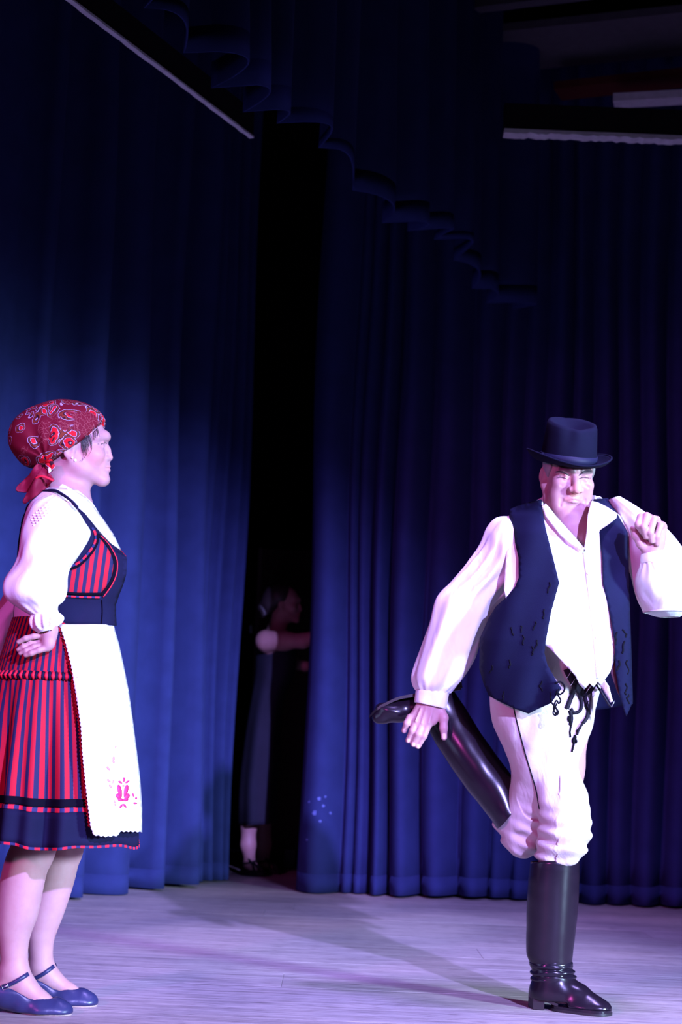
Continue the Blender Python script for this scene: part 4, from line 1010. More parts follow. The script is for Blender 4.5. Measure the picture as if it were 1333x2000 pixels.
fm.chain([Q(1112, 965, .03), Q(1116, 1010, .035), Q(1120, 1045, .03)], [0.054, 0.057, 0.066], 0.015)
fm.cap(Q(1078, 990, .015), Q(1110, 1062, -.045), 0.012, 0.009, 0.02); fm.cap(Q(1148, 992, .015), Q(1132, 1062, -.045), 0.012, 0.009, 0.02)
fm.ell(Q(1120, 1075, .02), (0.145, 0.105, 0.12), None, 0.05); fm.ell(Q(1108, 1180, .02), (0.13, 0.115, 0.16), None, 0.06); fm.ell(Q(1085, 1310, .03), (0.13, 0.11, 0.12), None, 0.06)
# right arm down to the boot
fm.chain([Q(1005, 1040, .01), Q(935, 1130, .05), Q(895, 1195, .07)], [0.052, 0.046, 0.04], 0.03)
fm.chain([Q(895, 1195, .07), Q(858, 1300, .10), Q(843, 1360, .11), Q(841, 1378, .105)], [0.04, 0.036, 0.029, 0.029], 0.02)
fm.chain([Q(826, 1375, .105), Q(806, 1405, .10)], [0.0165, 0.0145], 0.012); fm.chain([Q(838, 1375, .10), Q(818, 1412, .093)], [0.018, 0.0155], 0.012); fm.chain([Q(848, 1375, .10), Q(832, 1414, .092)], [0.018, 0.016], 0.012); fm.chain([Q(858, 1380, .103), Q(846, 1408, .096)], [0.017, 0.014], 0.012)
for pts, r in (([(801, 1401, .098), (795, 1413, .094), (790, 1427, .102)], .0098), ([(812, 1411, .092), (806, 1428, .086), (798, 1446, .095)], .0102), ([(824, 1416, .088), (817, 1434, .081), (808, 1453, .090)], .0106), ([(837, 1416, .090), (828, 1437, .084), (817, 1457, .092)], .0104)):
    a, b_, c_ = [Q(*p) for p in pts]; mid = b_ + Vector((0, -0.003, 0))
    fm.chain([a, mid, c_], [r * 1.08, r, r * 0.86], 0.0045)
    fm.paint(c_ + Vector((0, -.008, .002)), c_ + Vector((0, -.009, -.004)), 0.004, (0.74, 0.52, 0.48), 0.002)
fm.chain([Q(860, 1385, .100), Q(867, 1402, .092), Q(867, 1422, .088), Q(868, 1440, .092)], [.0150, .0135, .0112, .0095], 0.008)
fm.paint(Q(868, 1441, .080), Q(868, 1436, .080), 0.005, (0.74, 0.52, 0.48), 0.002)
for (x0_, y0_, x1_, y1_) in ((822, 1385, 812, 1408), (834, 1382, 824, 1412), (846, 1384, 838, 1412)): fm.cap(Q(x0_, y0_, .082), Q(x1_, y1_, .076), 0.0016, 0.0016, 0.008)
# left arm, hand raised
fm.chain([Q(1222, 1030, .02), Q(1265, 1110, -.01), Q(1302, 1165, -.04)], [0.052, 0.045, 0.04], 0.03)
fm.chain([Q(1302, 1165, -.04), Q(1286, 1120, -.12), Q(1275, 1085, -.165)], [0.04, 0.034, 0.0275], 0.02)
fm.chain([Q(1275, 1088, -.165), Q(1277, 1060, -.172), Q(1277, 1032, -.172)], [0.026, 0.026, 0.024], 0.015)
fm.chain([Q(1287, 1062, -.165), Q(1292, 1030, -.165)], [0.018, 0.018], 0.012); fm.chain([Q(1268, 1066, -.172), Q(1262, 1030, -.175)], [0.018, 0.016], 0.012)
for pts, r in (([(1261, 1018, -.180), (1252, 1010, -.208), (1247, 1024, -.222), (1254, 1037, -.212)], .0100), ([(1272, 1012, -.180), (1264, 1008, -.214), (1258, 1030, -.228), (1263, 1048, -.214)], .0106), ([(1284, 1015, -.178), (1278, 1014, -.212), (1271, 1040, -.224), (1274, 1056, -.210)], .0104), ([(1294, 1026, -.172), (1291, 1026, -.204), (1284, 1048, -.214), (1284, 1062, -.204)], .0095)):
    fm.chain([Q(*p) for p in pts], [r * 1.05, r, r * 0.95, r * 0.85], 0.0045)
fm.chain([Q(1266, 1076, -.172), Q(1253, 1062, -.184), Q(1243, 1046, -.190), Q(1237, 1033, -.190)], [.0150, .0130, .0115, .0095], 0.008)
# legs (inside trousers and boots)
fm.chain([Q(1035, 1370, .02), Q(1055, 1470, .03), Q(1025, 1615, .13)], [0.08, 0.07, 0.05], 0.03); fm.chain([Q(1025, 1615, .13), Q(940, 1500, .16), Q(868, 1400, .19)], [0.05, 0.048, 0.035], 0.03)
fm.chain([Q(1110, 1360, .05), Q(1095, 1500, .02), Q(1090, 1660, .02)], [0.08, 0.065, 0.05], 0.03); fm.chain([Q(1090, 1660, .02), Q(1083, 1760, .045), Q(1080, 1900, .067), Q(1075, 1935, .07), Q(1140, 1962, .03)], [0.05, 0.05, 0.034, 0.034, 0.022], 0.03)
fm.chain([Q(868, 1400, .19), Q(800, 1392, .19)], [0.03, 0.02], 0.03)
xa, xb = Q(780, 1400).x, Q(1330, 1180).x
body_m, bvhM = fm.build('body', M['skin'], man, [axis((Q(770, 1400).x, Q(885, 1400).x, 0.0022), (Q(885, 1400).x, Q(1040, 1400).x, 0.0045), (Q(1040, 900).x, Q(1185, 900).x, 0.0019), (Q(1185, 900).x, Q(1320, 1100).x, 0.0024)), axis((YM - .25, YM + .24, 0.0024)),
    axis((0.02, Q(840, 1465).z, 0.005), (Q(840, 1465).z, Q(840, 1370).z, 0.0022), (Q(840, 1370).z, Q(1280, 1085).z, 0.005), (Q(1280, 1085).z, Q(1100, 890).z, 0.0019), (Q(1100, 890).z, Q(1100, 790).z, 0.004))], SKIN, bvh=True)
eyes(T, RM, pM, 0.98, man)
def onface(pts, rad, name, mat):
    P = catmull(pts, 4); pp = [lay(x, y, bvhM, -0.0004) for x, y in P]; n_ = len(P)
    b = MB(); b.tube([q for q in pp if q is not None], [rad * (0.45 + 0.55 * math.sin(math.pi * (i + 0.5) / n_)) for i in range(n_) if pp[i] is not None], 6); b.build(name, M[mat], man)
onface([(1086, 922), (1095, 921), (1104, 924), (1113, 929)], 0.0030, 'eyebrow', 'hair'); onface([(1131, 929), (1139, 923), (1147, 920), (1155, 920)], 0.0030, 'eyebrow', 'hair')
onface([(1088, 934), (1095, 932.5), (1102, 933.5), (1109, 936)], 0.0017, 'eyelashes', 'hair'); onface([(1131, 935.5), (1138, 933), (1145, 932.5), (1151, 934)], 0.0017, 'eyelashes', 'hair')
# short grey hair at the temples
hf = Field()
for q in (-1, 1): hf.ell(T(q * 0.066, 0.004, 0.034), (0.012, 0.038, 0.026), RM, 0.01); hf.ell(T(q * 0.066, 0.020, 0.016), (0.0075, 0.009, 0.018), RM, 0.008)
hf.ell(T(0, -0.05, 0.0), (0.066, 0.056, 0.045), RM, 0.02)
hf.build('hair', M['greyhair'], man, [axis((Q(1030, 900).x, Q(1190, 900).x, 0.004)), axis((YM - .15, YM + .18, 0.004)), axis((Q(1100, 985).z, Q(1100, 850).z, 0.004))])

# hat
HT = lambda x, y, z: Vector(OM) + Vector(RM @ np.array([x, y, z]))
hat = empty('hat', Vector(HT(0, -0.008, 0.06)) - man.location); hat.parent = man
def hat_ring(z, rx, ry, dent=None, n=72, cy=-0.008):
    out = []
    for k in range(n):
        t = 2 * math.pi * k / n; x, y = rx * math.cos(t), ry * math.sin(t); zz = z; m = 1.0
        if dent:
            m, dz = dent(t); zz += dz
        out.append(HT(x * m, cy + y * m, zz))
    return out
def pinch(a):
    def f(t):
        d1 = math.exp(-((t - math.pi / 2 - 0.42) / 0.30) ** 2) + math.exp(-((t - math.pi / 2 + 0.42) / 0.30) ** 2); front = math.exp(-((t - math.pi / 2) / 0.7) ** 2)
        return 1 - 0.15 * a * d1, 0.012 * a * math.sin(t) * -1 + 0.006 * a * abs(math.cos(t))
    return f
n = 72; R = []
Z0 = 0.042
for (z, rx, ry, d) in ((Z0, .0800, .1010, 0), (Z0 + .010, .0800, .1005, 0), (Z0 + .030, .0790, .0990, .1), (Z0 + .060, .0765, .0960, .35), (Z0 + .088, .0740, .0925, .7), (Z0 + .107, .0720, .0900, .95), (Z0 + .115, .0690, .0860, 1), (Z0 + .1165, .0630, .0790, 1.0), (Z0 + .110, .0540, .0690, .9), (Z0 + .098, .0400, .0560, .6), (Z0 + .088, .0220, .0360, .3), (Z0 + .086, .0040, .0060, 0)):
    R.append(hat_ring(z, rx, ry, pinch(d) if d else None))
V = [v for r in R for v in r]; F = [(j * n + k, j * n + (k + 1) % n, (j + 1) * n + (k + 1) % n, (j + 1) * n + k) for j in range(len(R) - 1) for k in range(n)]
F.append(tuple((len(R) - 1) * n + k for k in range(n)))
mesh_obj('crown', V, F, M['hat'], hat, True, None, 0.002)
R = []
for i in range(11):
    f = i / 10; rx = .079 + .047 * f; ry = .100 + .050 * f; ring = []
    for k in range(n):
        t = 2 * math.pi * k / n; curl = (0.016 + 0.014 * abs(math.cos(t)) ** 1.5) * f ** 2.2 - 0.010 * f * abs(math.sin(t)) ** 2 
        ring.append(HT(rx * math.cos(t) * (1 - 0.03 * f * f * abs(math.cos(t))), -0.008 + ry * math.sin(t), Z0 + 0.002 + curl))
    R.append(ring)
V = [v for r in R for v in r]; F = [(j * n + k, (j + 1) * n + k, (j + 1) * n + (k + 1) % n, j * n + (k + 1) % n) for j in range(10) for k in range(n)]
mesh_obj('brim', V, F, M['hat'], hat, True, None, 0.004)
b = MB(); b.tube(R[-1], 0.003, 8, True); b.build('brim_binding', M['hat'], hat)
V = []; F = []
for (z, g) in ((Z0 + .003, .0022), (Z0 + .028, .0022)):
    for k in range(n): t = 2 * math.pi * k / n; V.append(HT((.0795 + g) * math.cos(t), -.008 + (.1003 + g) * math.sin(t), z))
F = [(k, (k + 1) % n, n + (k + 1) % n, n + k) for k in range(n)]
bd = mesh_obj('hat_band', V, F, M['ribbon'], hat, True, None, 0.002)
b = MB(); rot = Matrix([list(r) for r in RM]); b.box(HT(0.083, -0.008, Z0 + 0.0155), (0.006, 0.030, 0.024), rot); b.build('band_bow', M['ribbon'], bd, False)

# trunk of shirt and waistcoat
tm = Trunk([(968, 1062, 1172, .055, .06), (985, 1035, 1190, .085, .09), (1005, 996, 1218, .105, .11), (1040, 985, 1234, .130, .13), (1090, 975, 1238, .145, .14), (1150, 960, 1240, .152, .145), (1200, 948, 1240, .160, .15), (1250, 936, 1242, .168, .15), (1300, 932, 1244, .168, .15), (1345, 934, 1246, .160, .15), (1400, 940, 1246, .150, .15)], YM + 0.01)
shirt = empty('shirt', Vector(Q(1120, 1150)) - man.location); shirt.parent = man
def belly(x, y):
    return 0.020 * math.exp(-((x - 1140) / 55) ** 2 - ((y - 1260) / 70) ** 2)
def sh_d(x, y): return tm.surf(min(max(x, 1000), 1235), y, 0.0) - belly(x, y) + 0.0025 * math.sin(x * .16 + y * .03) - 0.03 * max(0, (y - 1300) / 50) ** 2 * -1
sp = [(1060, 978), (1066, 998), (1084, 1022), (1104, 1044), (1124, 1064), (1140, 1080), (1146, 1070), (1150, 1040), (1150, 1005), (1158, 980), (1180, 984), (1215, 1010), (1226, 1060), (1226, 1140), (1222, 1200), (1212, 1250), (1200, 1290), (1192, 1312), (1184, 1324), (1174, 1338), (1168, 1330), (1160, 1342), (1152, 1334), (1142, 1346), (1132, 1336), (1126, 1322), (1114, 1308), (1104, 1298), (1090, 1282), (1072, 1264), (1040, 1245), (1000, 1220), (985, 1150), (990, 1080), (1004, 1032), (1022, 1014)]
V, F, UV = panel(sp, sh_d, 6, 0); mesh_obj('shirt_front', V, F, M['white'], shirt, True, UV, 0.003); bvhSh = bvh_of(V, F)
V, F, UV = panel([(1060, 972), (1172, 970), (1215, 1005), (1228, 1060), (1228, 1160), (1222, 1300), (1000, 1300), (985, 1160), (990, 1060), (1000, 1005)], lambda x, y: tm.surf(x, y, -0.01, True), 10, 0, flip=True); mesh_obj('shirt_back', V, F, M['white'], shirt, True, UV, 0.003)
# placket and collar
V, F, UV = panel([(1140, 1078), (1147, 1074), (1152, 1110), (1158, 1160), (1166, 1220), (1172, 1290), (1172, 1325), (1166, 1325), (1163, 1280), (1157, 1220), (1149, 1150), (1143, 1105)], lambda x, y: sh_d(x, y) - 0.005, 5, 0); mesh_obj('placket', V, F, M['white'], shirt, True, UV, 0.003)
for (x, y) in ((1150, 1120), (1157, 1185), (1165, 1245), (1168, 1300)): b = MB(); b.tube([at(x, y, sh_d(x, y) - .0065), at(x, y, sh_d(x, y) - .0095)], 0.0045, 10); b.build('button', M['pearl'], shirt)
def cdep(x, y): return YM - 0.062 - 0.075 * max(0, min(1, (y - 985) / 95)) + 0.0011 * abs(x - 1118) - 0.01
V, F, UV = panel([(1059, 988), (1066, 984), (1074, 992), (1086, 1008), (1102, 1026), (1122, 1048), (1141, 1070), (1140, 1080), (1126, 1070), (1108, 1056), (1094, 1044), (1080, 1026), (1066, 1008)], lambda x, y: tm.surf(x, y, 0.016), 4, 0); mesh_obj('collar', V, F, M['white'], shirt, True, UV, 0.004)
V, F, UV = panel([(1156, 979), (1168, 982), (1186, 991), (1205, 1003), (1204, 1012), (1190, 1024), (1172, 1036), (1168, 1046), (1158, 1062), (1146, 1078), (1142, 1072), (1147, 1040), (1149, 1006)], lambda x, y: tm.surf(x, y, 0.026) - 0.0003 * abs(1205 - x), 4, 0); mesh_obj('collar', V, F, M['white'], shirt, True, UV, 0.004)
# collar band round the neck
rows = [(1058, 972, 1170, 966, .015, .075), (1056, 996, 1172, 990, .012, .082)]
V = []; F = []; nn = 40
for j, (py, rx, ry) in enumerate(((966, .077, .068), (998, .084, .078))):
    c = Q(1113, py, .02)
    for k in range(nn): t = math.radians(0 + 180 * k / (nn - 1)); V.append(c + Vector((rx * math.cos(t), ry * math.sin(t), 0.012 * math.sin(t))))
F = [(k, k + 1, nn + k + 1, nn + k) for k in range(nn - 1)]
mesh_obj('collar_stand', V, F, M['white'], shirt, True, None, 0.003)
# sleeves
def wm(t, th, a, seed=0):
    return a * (math.sin(4 * th + 7 * t + seed) * 0.7 + math.sin(7 * th - 10 * t + seed * 2) * 0.55 + math.sin(11 * th + 5 * t + seed) * 0.35) * min(1, 5 * t + .1)
rows = [(1010, 1010, 1042, 1056, .025, .04), (974, 1011, 1030, 1085, .015, .078), (953, 1032, 1018, 1118, .02, .085), (938, 1068, 1010, 1142, .03, .085), (912, 1104, 988, 1168, .045, .088), (880, 1138, 968, 1190, .06, .090), (852, 1170, 955, 1216, .07, .090), (838, 1216, 942, 1250, .085, .085), (821, 1268, 928, 1287, .10, .080), (806, 1316, 908, 1320, .11, .074), (808, 1336, 893, 1340, .112, .062), (814, 1348, 879, 1354, .112, .042)]
def sl1(t, th):
    pl = 0.055 * math.sin(13 * th + 0.7 * math.sin(2 * th)) * max(0, 1 - abs(t - 0.34) / 0.16) * (1 if math.sin(th) > -0.5 else 0.3)
    return wm(t, th, 0.052) + pl * 1.5 + 0.05 * math.sin(16 * th) * max(0, (t - 0.86) / 0.14)
V, F, UV = loft(rows, YM, 8, 88, sl1, (True, False)); mesh_obj('sleeve', V, F, M['white'], shirt, True, UV)
rows = [(814, 1347, 878, 1353, .112, .042), (813, 1352, 876, 1358, .112, .044), (811, 1369, 872, 1382, .108, .042), (812, 1371, 871, 1384, .108, .038)]
V, F, UV = loft(rows, YM, 5, 56); mesh_obj('cuff', V, F, M['white'], shirt, True, UV, 0.003)
rows = [(1186, 978, 1212, 972, .02, .05), (1200, 1004, 1250, 996, .015, .075), (1222, 1040, 1300, 1032, .0, .085), (1226, 1088, 1334, 1076, -.02, .092), (1236, 1130, 1350, 1120, -.035, .090), (1250, 1176, 1352, 1164, -.045, .080), (1268, 1198, 1344, 1192, -.045, .06), (1292, 1206, 1328, 1205, -.045, .03)]
V, F, UV = loft(rows, YM, 8, 80, lambda t, th: wm(t, th, 0.036, 2.0), (True, True)); mesh_obj('sleeve', V, F, M['white'], shirt, True, UV)
rows = [(1258, 1196, 1345, 1196, -.05, .075), (1246, 1162, 1350, 1162, -.085, .080), (1242, 1134, 1340, 1130, -.12, .072), (1250, 1110, 1312, 1108, -.155, .050), (1254, 1098, 1298, 1096, -.168, .036)]
V, F, UV = loft(rows, YM, 8, 80, lambda t, th: wm(t, th, 0.03, 1.0) + 0.07 * math.sin(15 * th) * max(0, (t - .45) / .55) ** 1.0, (True, False)); mesh_obj('forearm_sleeve', V, F, M['white'], shirt, True, UV)
rows = [(1254, 1100, 1299, 1098, -.168, .037), (1253, 1092, 1298, 1086, -.172, .036), (1254, 1083, 1297, 1075, -.174, .034)]
V, F, UV = loft(rows, YM, 5, 48); mesh_obj('cuff', V, F, M['white'], shirt, True, UV, 0.003)

# waistcoat
vest = empty('waistcoat', Vector(Q(1100, 1180)) - man.location); vest.parent = man
vl = [(1058, 976), (1059, 992), (1066, 1031), (1080, 1085), (1093, 1138), (1077, 1196), (1067, 1252), (1064, 1275), (1070, 1299), (1089, 1333), (1097, 1345), (1089, 1356), (1077, 1373), (1055, 1383), (1033, 1394), (1012, 1386), (987, 1375), (956, 1359), (946, 1335), (938, 1306), (939, 1247), (956, 1208), (970, 1185), (993, 1164), (1008, 1145), (1014, 1129), (1014, 1089), (1007, 1059), (1005, 1033), (996, 1010), (998, 994), (1020, 986)]
def vdep(x, y, off=0.010):
    f = 0.03 * math.exp(-((x - 1085) / 22) ** 2) * max(0, min(1, (y - 1270) / 80))
    return tm.surf(x, y, off) - belly(x, y) * 0.6 - f + 0.004 * math.sin(x * 0.07 + y * 0.025)
V, F, UV = panel(vl, vdep, 7, 0); mesh_obj('waistcoat_front', V, F, M['vest'], vest, True, UV, 0.004); bvhV = bvh_of(V, F)
vr = [(1160, 976), (1188, 973), (1205, 1002), (1226, 1040), (1228, 1104), (1229, 1160), (1231, 1213), (1234, 1300), (1236, 1370), (1224, 1399), (1212, 1362), (1203, 1310), (1201, 1250), (1193, 1200), (1179, 1141), (1178, 1095), (1172, 1040), (1166, 1008)]
def vdep2(x, y): return tm.surf(x, y, 0.010) - 0.045 * max(0, min(1, (y - 1120) / 120)) * math.exp(-((x - 1232) / 28) ** 2) + 0.003 * math.sin(x * .1 + y * .04)
V, F, UV = panel(vr, vdep2, 6, 0); mesh_obj('waistcoat_front', V, F, M['vest'], vest, True, UV, 0.004); bvhV2 = bvh_of(V, F)
V, F, UV = panel([(1172, 1040), (1178, 1095), (1179, 1141), (1193, 1200), (1201, 1250), (1203, 1310), (1212, 1362), (1206, 1350), (1192, 1310), (1188, 1290), (1194, 1250), (1186, 1200), (1172, 1141), (1170, 1095)], lambda x, y: vdep2(x + 8, y) + 0.016, 5, 0); mesh_obj('lining', V, F, M['lining'], vest, True, UV, 0.002)
V, F, UV = panel([(1000, 1004), (1060, 978), (1172, 974), (1206, 1000), (1228, 1040), (1230, 1160), (1232, 1300), (1236, 1375), (1180, 1385), (1080, 1392), (1033, 1394), (956, 1359), (938, 1306), (939, 1247), (956, 1208), (1000, 1150), (1005, 1060)], lambda x, y: tm.surf(x, y, 0.004, True), 9, 0, flip=True); mesh_obj('waistcoat_back', V, F, M['vest'], vest, True, UV, 0.004)
def rope(pts, r, bvh, off, name, mat, parent, default=YM - .17, n=5, closed=False):
    P = catmull(pts, n, closed); pp = []
    for x, y in P:
        q = lay(x, y, bvh, off) if bvh is not None else None
        if q is None: q = at(x, y, default)
        pp.append(q)
    # even out jumps where the line leaves the cloth
    for _ in range(2): pp = [pp[i] if i in (0, len(pp) - 1) else Vector((pp[i].x, (pp[i - 1].y + pp[i].y * 2 + pp[i + 1].y) / 4, pp[i].z)) for i in range(len(pp))]
    b = MB(); b.tube(pp, r, 7, closed); return b.build(name, M[mat], parent)
dv = vdep(1088, 1345) - 0.004
rope([(1086, 1334), (1096, 1332), (1103, 1340), (1102, 1350), (1095, 1356), (1090, 1353)], 0.0026, None, 0, 'cord_loop', 'cord', vest, dv)
rope([(1093, 1346), (1088, 1352), (1092, 1360), (1096, 1368), (1092, 1374), (1088, 1368), (1084, 1374), (1082, 1384), (1085, 1392), (1089, 1396), (1091, 1390), (1087, 1383), (1080, 1374)], 0.0025, None, 0, 'cord_loop', 'cord', vest, dv - .004)
rope([(1078, 1372), (1084, 1380), (1089, 1388), (1086, 1397), (1081, 1393), (1084, 1384), (1088, 1374)], 0.0024, None, 0, 'cord_loop', 'cord', vest, dv - .006)
vr_ = random.Random(6)
for (x, y) in ((1074, 1137), (1064, 1190), (1040, 1262), (1022, 1240), (996, 1288), (1046, 1214), (1018, 1222), (1060, 1330), (1076, 1352), (962, 1300), (985, 1350), (1000, 1225), (1050, 1250)):
    pts = [(x, y)]
    for k in range(5): pts.append((pts[-1][0] + vr_.uniform(-3.2, 2.6), pts[-1][1] + vr_.uniform(1.0, 6)))
    rope(pts, 0.0021, bvhV, 0.0025, 'braid', 'cord', vest)
for (x, y) in ((1206, 1245), (1210, 1300), (1220, 1262), (1226, 1300), (1222, 1345), (1216, 1240), (1228, 1366)):
    pts = [(x, y - 10)]
    for k in range(5): pts.append((pts[-1][0] + vr_.uniform(-3.0, 2.6), pts[-1][1] + vr_.uniform(1.0, 7)))
    rope(pts, 0.0028, bvhV2, 0.0025, 'braid', 'cord', vest)

# trousers
tf = Field()
def chainpx(f, rows, k=0.03, flat=1.0):
    f.chain([Q(x, y, dy) for x, y, r, dy in rows], [r * SM for x, y, r, dy in rows], k)
tf.ell(Q(1078, 1310, .03), (0.150, 0.118, 0.115), None, 0.04); tf.ell(Q(1075, 1250, .03), (0.140, 0.118, 0.08), None, 0.04)
chainpx(tf, [(1032, 1352, 74, .01), (1042, 1395, 76, .01), (1056, 1432, 70, .015), (1062, 1480, 63, .03), (1052, 1540, 50, .07), (1034, 1590, 47, .11), (1024, 1632, 42, .13)])
tf.cap(Q(1024, 1632, .13), Q(1000, 1600, .15), 40 * SM, 38 * SM, 0.02)
chainpx(tf, [(1110, 1345, 62, .05), (1106, 1400, 54, .03), (1090, 1470, 46, .01), (1090, 1520, 44, .0), (1098, 1560, 48, .0), (1104, 1605, 49, .0), (1102, 1636, 49, .005), (1092, 1652, 44, .01)], 0.014)
tf.ell(Q(1088, 1672, .025), (0.062, 0.058, 0.022), None, 0.012)
def wrink(V):
    x, y, z = V[:, 0], V[:, 1], V[:, 2]
    kz = Q(1090, 1640).z; g = np.exp(-((z - kz) / 0.075) ** 2)
    h = g * (0.0060 * np.sin(z * 150 + x * 30 + 1.5 * np.sin(x * 22)) + 0.004 * np.sin(z * 95 - x * 45)) + 0.0020 * np.sin(z * 30 + x * 55) + 0.0016 * np.sin(x * 90 - z * 25)
    o = V.copy(); c = YM + 0.03; o[:, 1] += np.sign(y - c) * h; o[:, 0] += h * 0.6 * np.sign(x - Q(1085, 1600).x); o[:, 2] += g * 0.3 * h
    return o
tr_o, bvhT = tf.build('trousers', M['trousers'], man, [axis((Q(925, 1400).x, Q(1200, 1400).x, 0.0032)), axis((YM - .16, YM + .24, 0.0035)), axis((Q(1090, 1700).z, Q(1090, 1180).z, 0.0032))], None, wrink, True)
rope([(1003, 1378), (1008, 1400), (1016, 1432), (1026, 1470), (1038, 1510), (1048, 1545), (1054, 1580)], 0.0019, bvhT, 0.0012, 'side_seam', 'cord', tr_o)
rope([(1110, 1392), (1118, 1420), (1124, 1450), (1124, 1478)], 0.0012, bvhT, 0.0006, 'seam', 'trousers', tr_o)
# belt, straps and tassels below the shirt
belt = empty('belt', Vector(Q(1130, 1330)) - man.location); belt.parent = man
def strap_(pts, wd, name, mat, off=0.006, parent=belt, extra=0.0):
    P = [tuple(p) for p in catmull(pts, 6)]; V = []; F = []
    for i, (x, y) in enumerate(P):
        a = P[max(0, i - 1)]; c = P[min(len(P) - 1, i + 1)]; dx, dy = c[0] - a[0], c[1] - a[1]; L = math.hypot(dx, dy) or 1
        base = lay(x, y, bvhT, off)
        Y = base.y if base is not None else YM - .12
        for q in (-1, 1): V.append(at(x - q * dy / L * wd / 2, y + q * dx / L * wd / 2, Y - extra))
    for i in range(len(P) - 1): F.append((2 * i, 2 * i + 1, 2 * i + 3, 2 * i + 2))
    return mesh_obj(name, V, F, M[mat], parent, True, None, 0.004)
st = strap_([(1108, 1306), (1116, 1322), (1126, 1340), (1138, 1352), (1150, 1348), (1160, 1334), (1164, 1326)], 15, 'belt_strap', 'strap')
for k, (x, y) in enumerate(((1112, 1318), (1120, 1332), (1150, 1346), (1156, 1338), (1161, 1330))):
    q = lay(x, y, bvhT, 0.011); q = q if q is not None else at(x, y, YM - .12)
    b = MB(); b.tube([q + Vector((-.006, 0, -.010)), q + Vector((.006, 0, .010))], 0.0011, 6); b.build('stud_line', M['silver'], st)
for pts, wd in (([(1122, 1338), (1120, 1352), (1114, 1368), (1108, 1384)], 9), ([(1124, 1340), (1132, 1356), (1137, 1372), (1134, 1388), (1122, 1392), (1116, 1384)], 6), ([(1114, 1388), (1117, 1402), (1115, 1416)], 7), ([(1151, 1346), (1144, 1358), (1146, 1372), (1150, 1388), (1147, 1402), (1140, 1412)], 7), ([(1140, 1412), (1132, 1424), (1128, 1436)], 4), ([(1157, 1344), (1154, 1372), (1153, 1396)], 2.5)):
    strap_(pts, wd, 'hanging_strap', 'strap', 0.008)
b = MB()
for (x, y, r) in ((1124, 1440, .006), (1121, 1446, .0065), (1126, 1448, .005), (1112, 1404, .007), (1115, 1412, .006), (1129, 1428, .005), (1134, 1422, .004)):
    q = lay(x, y, bvhT, 0.006); q = q if q is not None else at(x, y, YM - .1); b.ball(q, r, 8, 6, (.8, .8, 1.3))
for pts in ([(1122, 1450), (1120, 1460), (1118, 1468)], [(1116, 1416), (1114, 1430), (1115, 1440)]): b.tube([lay(x, y, bvhT, 0.005) or at(x, y, YM - .1) for x, y in pts], 0.0028, 6)
b.build('tassel', M['cord'], belt)
V, F, UV = panel([(1172, 1326), (1182, 1328), (1190, 1340), (1194, 1356), (1198, 1370), (1193, 1372), (1186, 1360), (1178, 1346), (1168, 1334)], lambda x, y: YM - .10 - .0008 * (x - 1170), 4, 0); mesh_obj('sash_end', V, F, M['trousers'], belt, True, UV, 0.004)
strap_([(1164, 1336), (1174, 1350), (1184, 1366), (1190, 1376), (1194, 1380)], 4, 'sash_edging', 'strap', extra=0.02)
b = MB(); q = at(1198, 1375, YM - .125); b.tube([q + Vector((-.004, 0, -.009)), q + Vector((.005, 0, .009))], 0.0014, 6); b.build('sash_tip', M['silver'], belt)

# standing boot
def crumple(t, th): return 0.012 * math.sin(3 * th + 6 * t) + 0.006 * math.sin(40 * t + 2 * th)
boot = empty('boot', Vector((Q(1090, 1980).x, YM, 0)) - man.location); boot.parent = man
rows = [(1038, 1682, 1131, 1686, .03, .064), (1034, 1712, 1131, 1712, .035, .067), (1031, 1760, 1129, 1764, .045, .067), (1030, 1815, 1124, 1820, .055, .062), (1030, 1860, 1119, 1862, .063, .055), (1037, 1880, 1117, 1882, .066, .050)]
V, F, UV = loft(rows, YM, 8, 64, lambda t, th: crumple(t, th) * 0.5); 
for i in range(64):                       # the top edge dips at the front and rises at the side
    th = 2 * math.pi * i / 64; V[i] = V[i] + Vector((0, 0, 0.012 * math.sin(th + 0.6)))
mesh_obj('shaft', V, F, M['boot'], boot, True, UV, 0.003)
rows = [(1037, 1876, 1117, 1878, 0.066, 0.051), (1036, 1886, 1120, 1886, 0.066, 0.052), (1040, 1892, 1117, 1890, 0.067, 0.049), (1037, 1899, 1123, 1897, 0.067, 0.053), (1041, 1905, 1119, 1902, 0.067, 0.049), (1038, 1912, 1126, 1908, 0.067, 0.053), (1042, 1917, 1124, 1914, 0.067, 0.049), (1040, 1924, 1130, 1920, 0.066, 0.05)]
V, F, UV = loft(rows, YM, 6, 72, lambda t, th: 0.018 * math.sin(2 * th + 30 * t) + 0.012 * math.sin(5 * th - 22 * t)); mesh_obj('ankle_folds', V, F, leather('wrinkled_boot_leather', (0.010, 0.007, 0.014), 0.16, 0.12, 60), boot, True, UV, 0.003)
bf = Field(); P = lambda x, y, d=0: Q(x, y, d)
bf.chain([P(1080, 1905, .067), P(1076, 1938, .070), P(1100, 1940, .055), P(1130, 1950, .035), P(1160, 1964, .012), P(1178, 1970, .004)], [.056, .054, .047, .038, .026, .019], 0.02)
bf.ell(P(1140, 1968, .02), (0.07, 0.046, 0.026), np.array(Matrix.Rotation(-0.4, 3, 'Z')), 0.02); bf.ell(P(1172, 1971, .004), (0.032, 0.036, 0.020), None, 0.015); bf.ell(P(1066, 1942, .075), (0.043, 0.042, 0.045), None, 0.02)
fz = 0.014; bf.plane((0, 0, fz), (0, 0, -1), 0.004); bf.rbox((Q(1068, 1970, .08).x, YM + .07, 0.010), (0.05, 0.09, 0.018), None, 0.004, 0.004, 1); bf.plane((0, 0, P(1080, 1908).z), (0, 0, 1), 0.006)
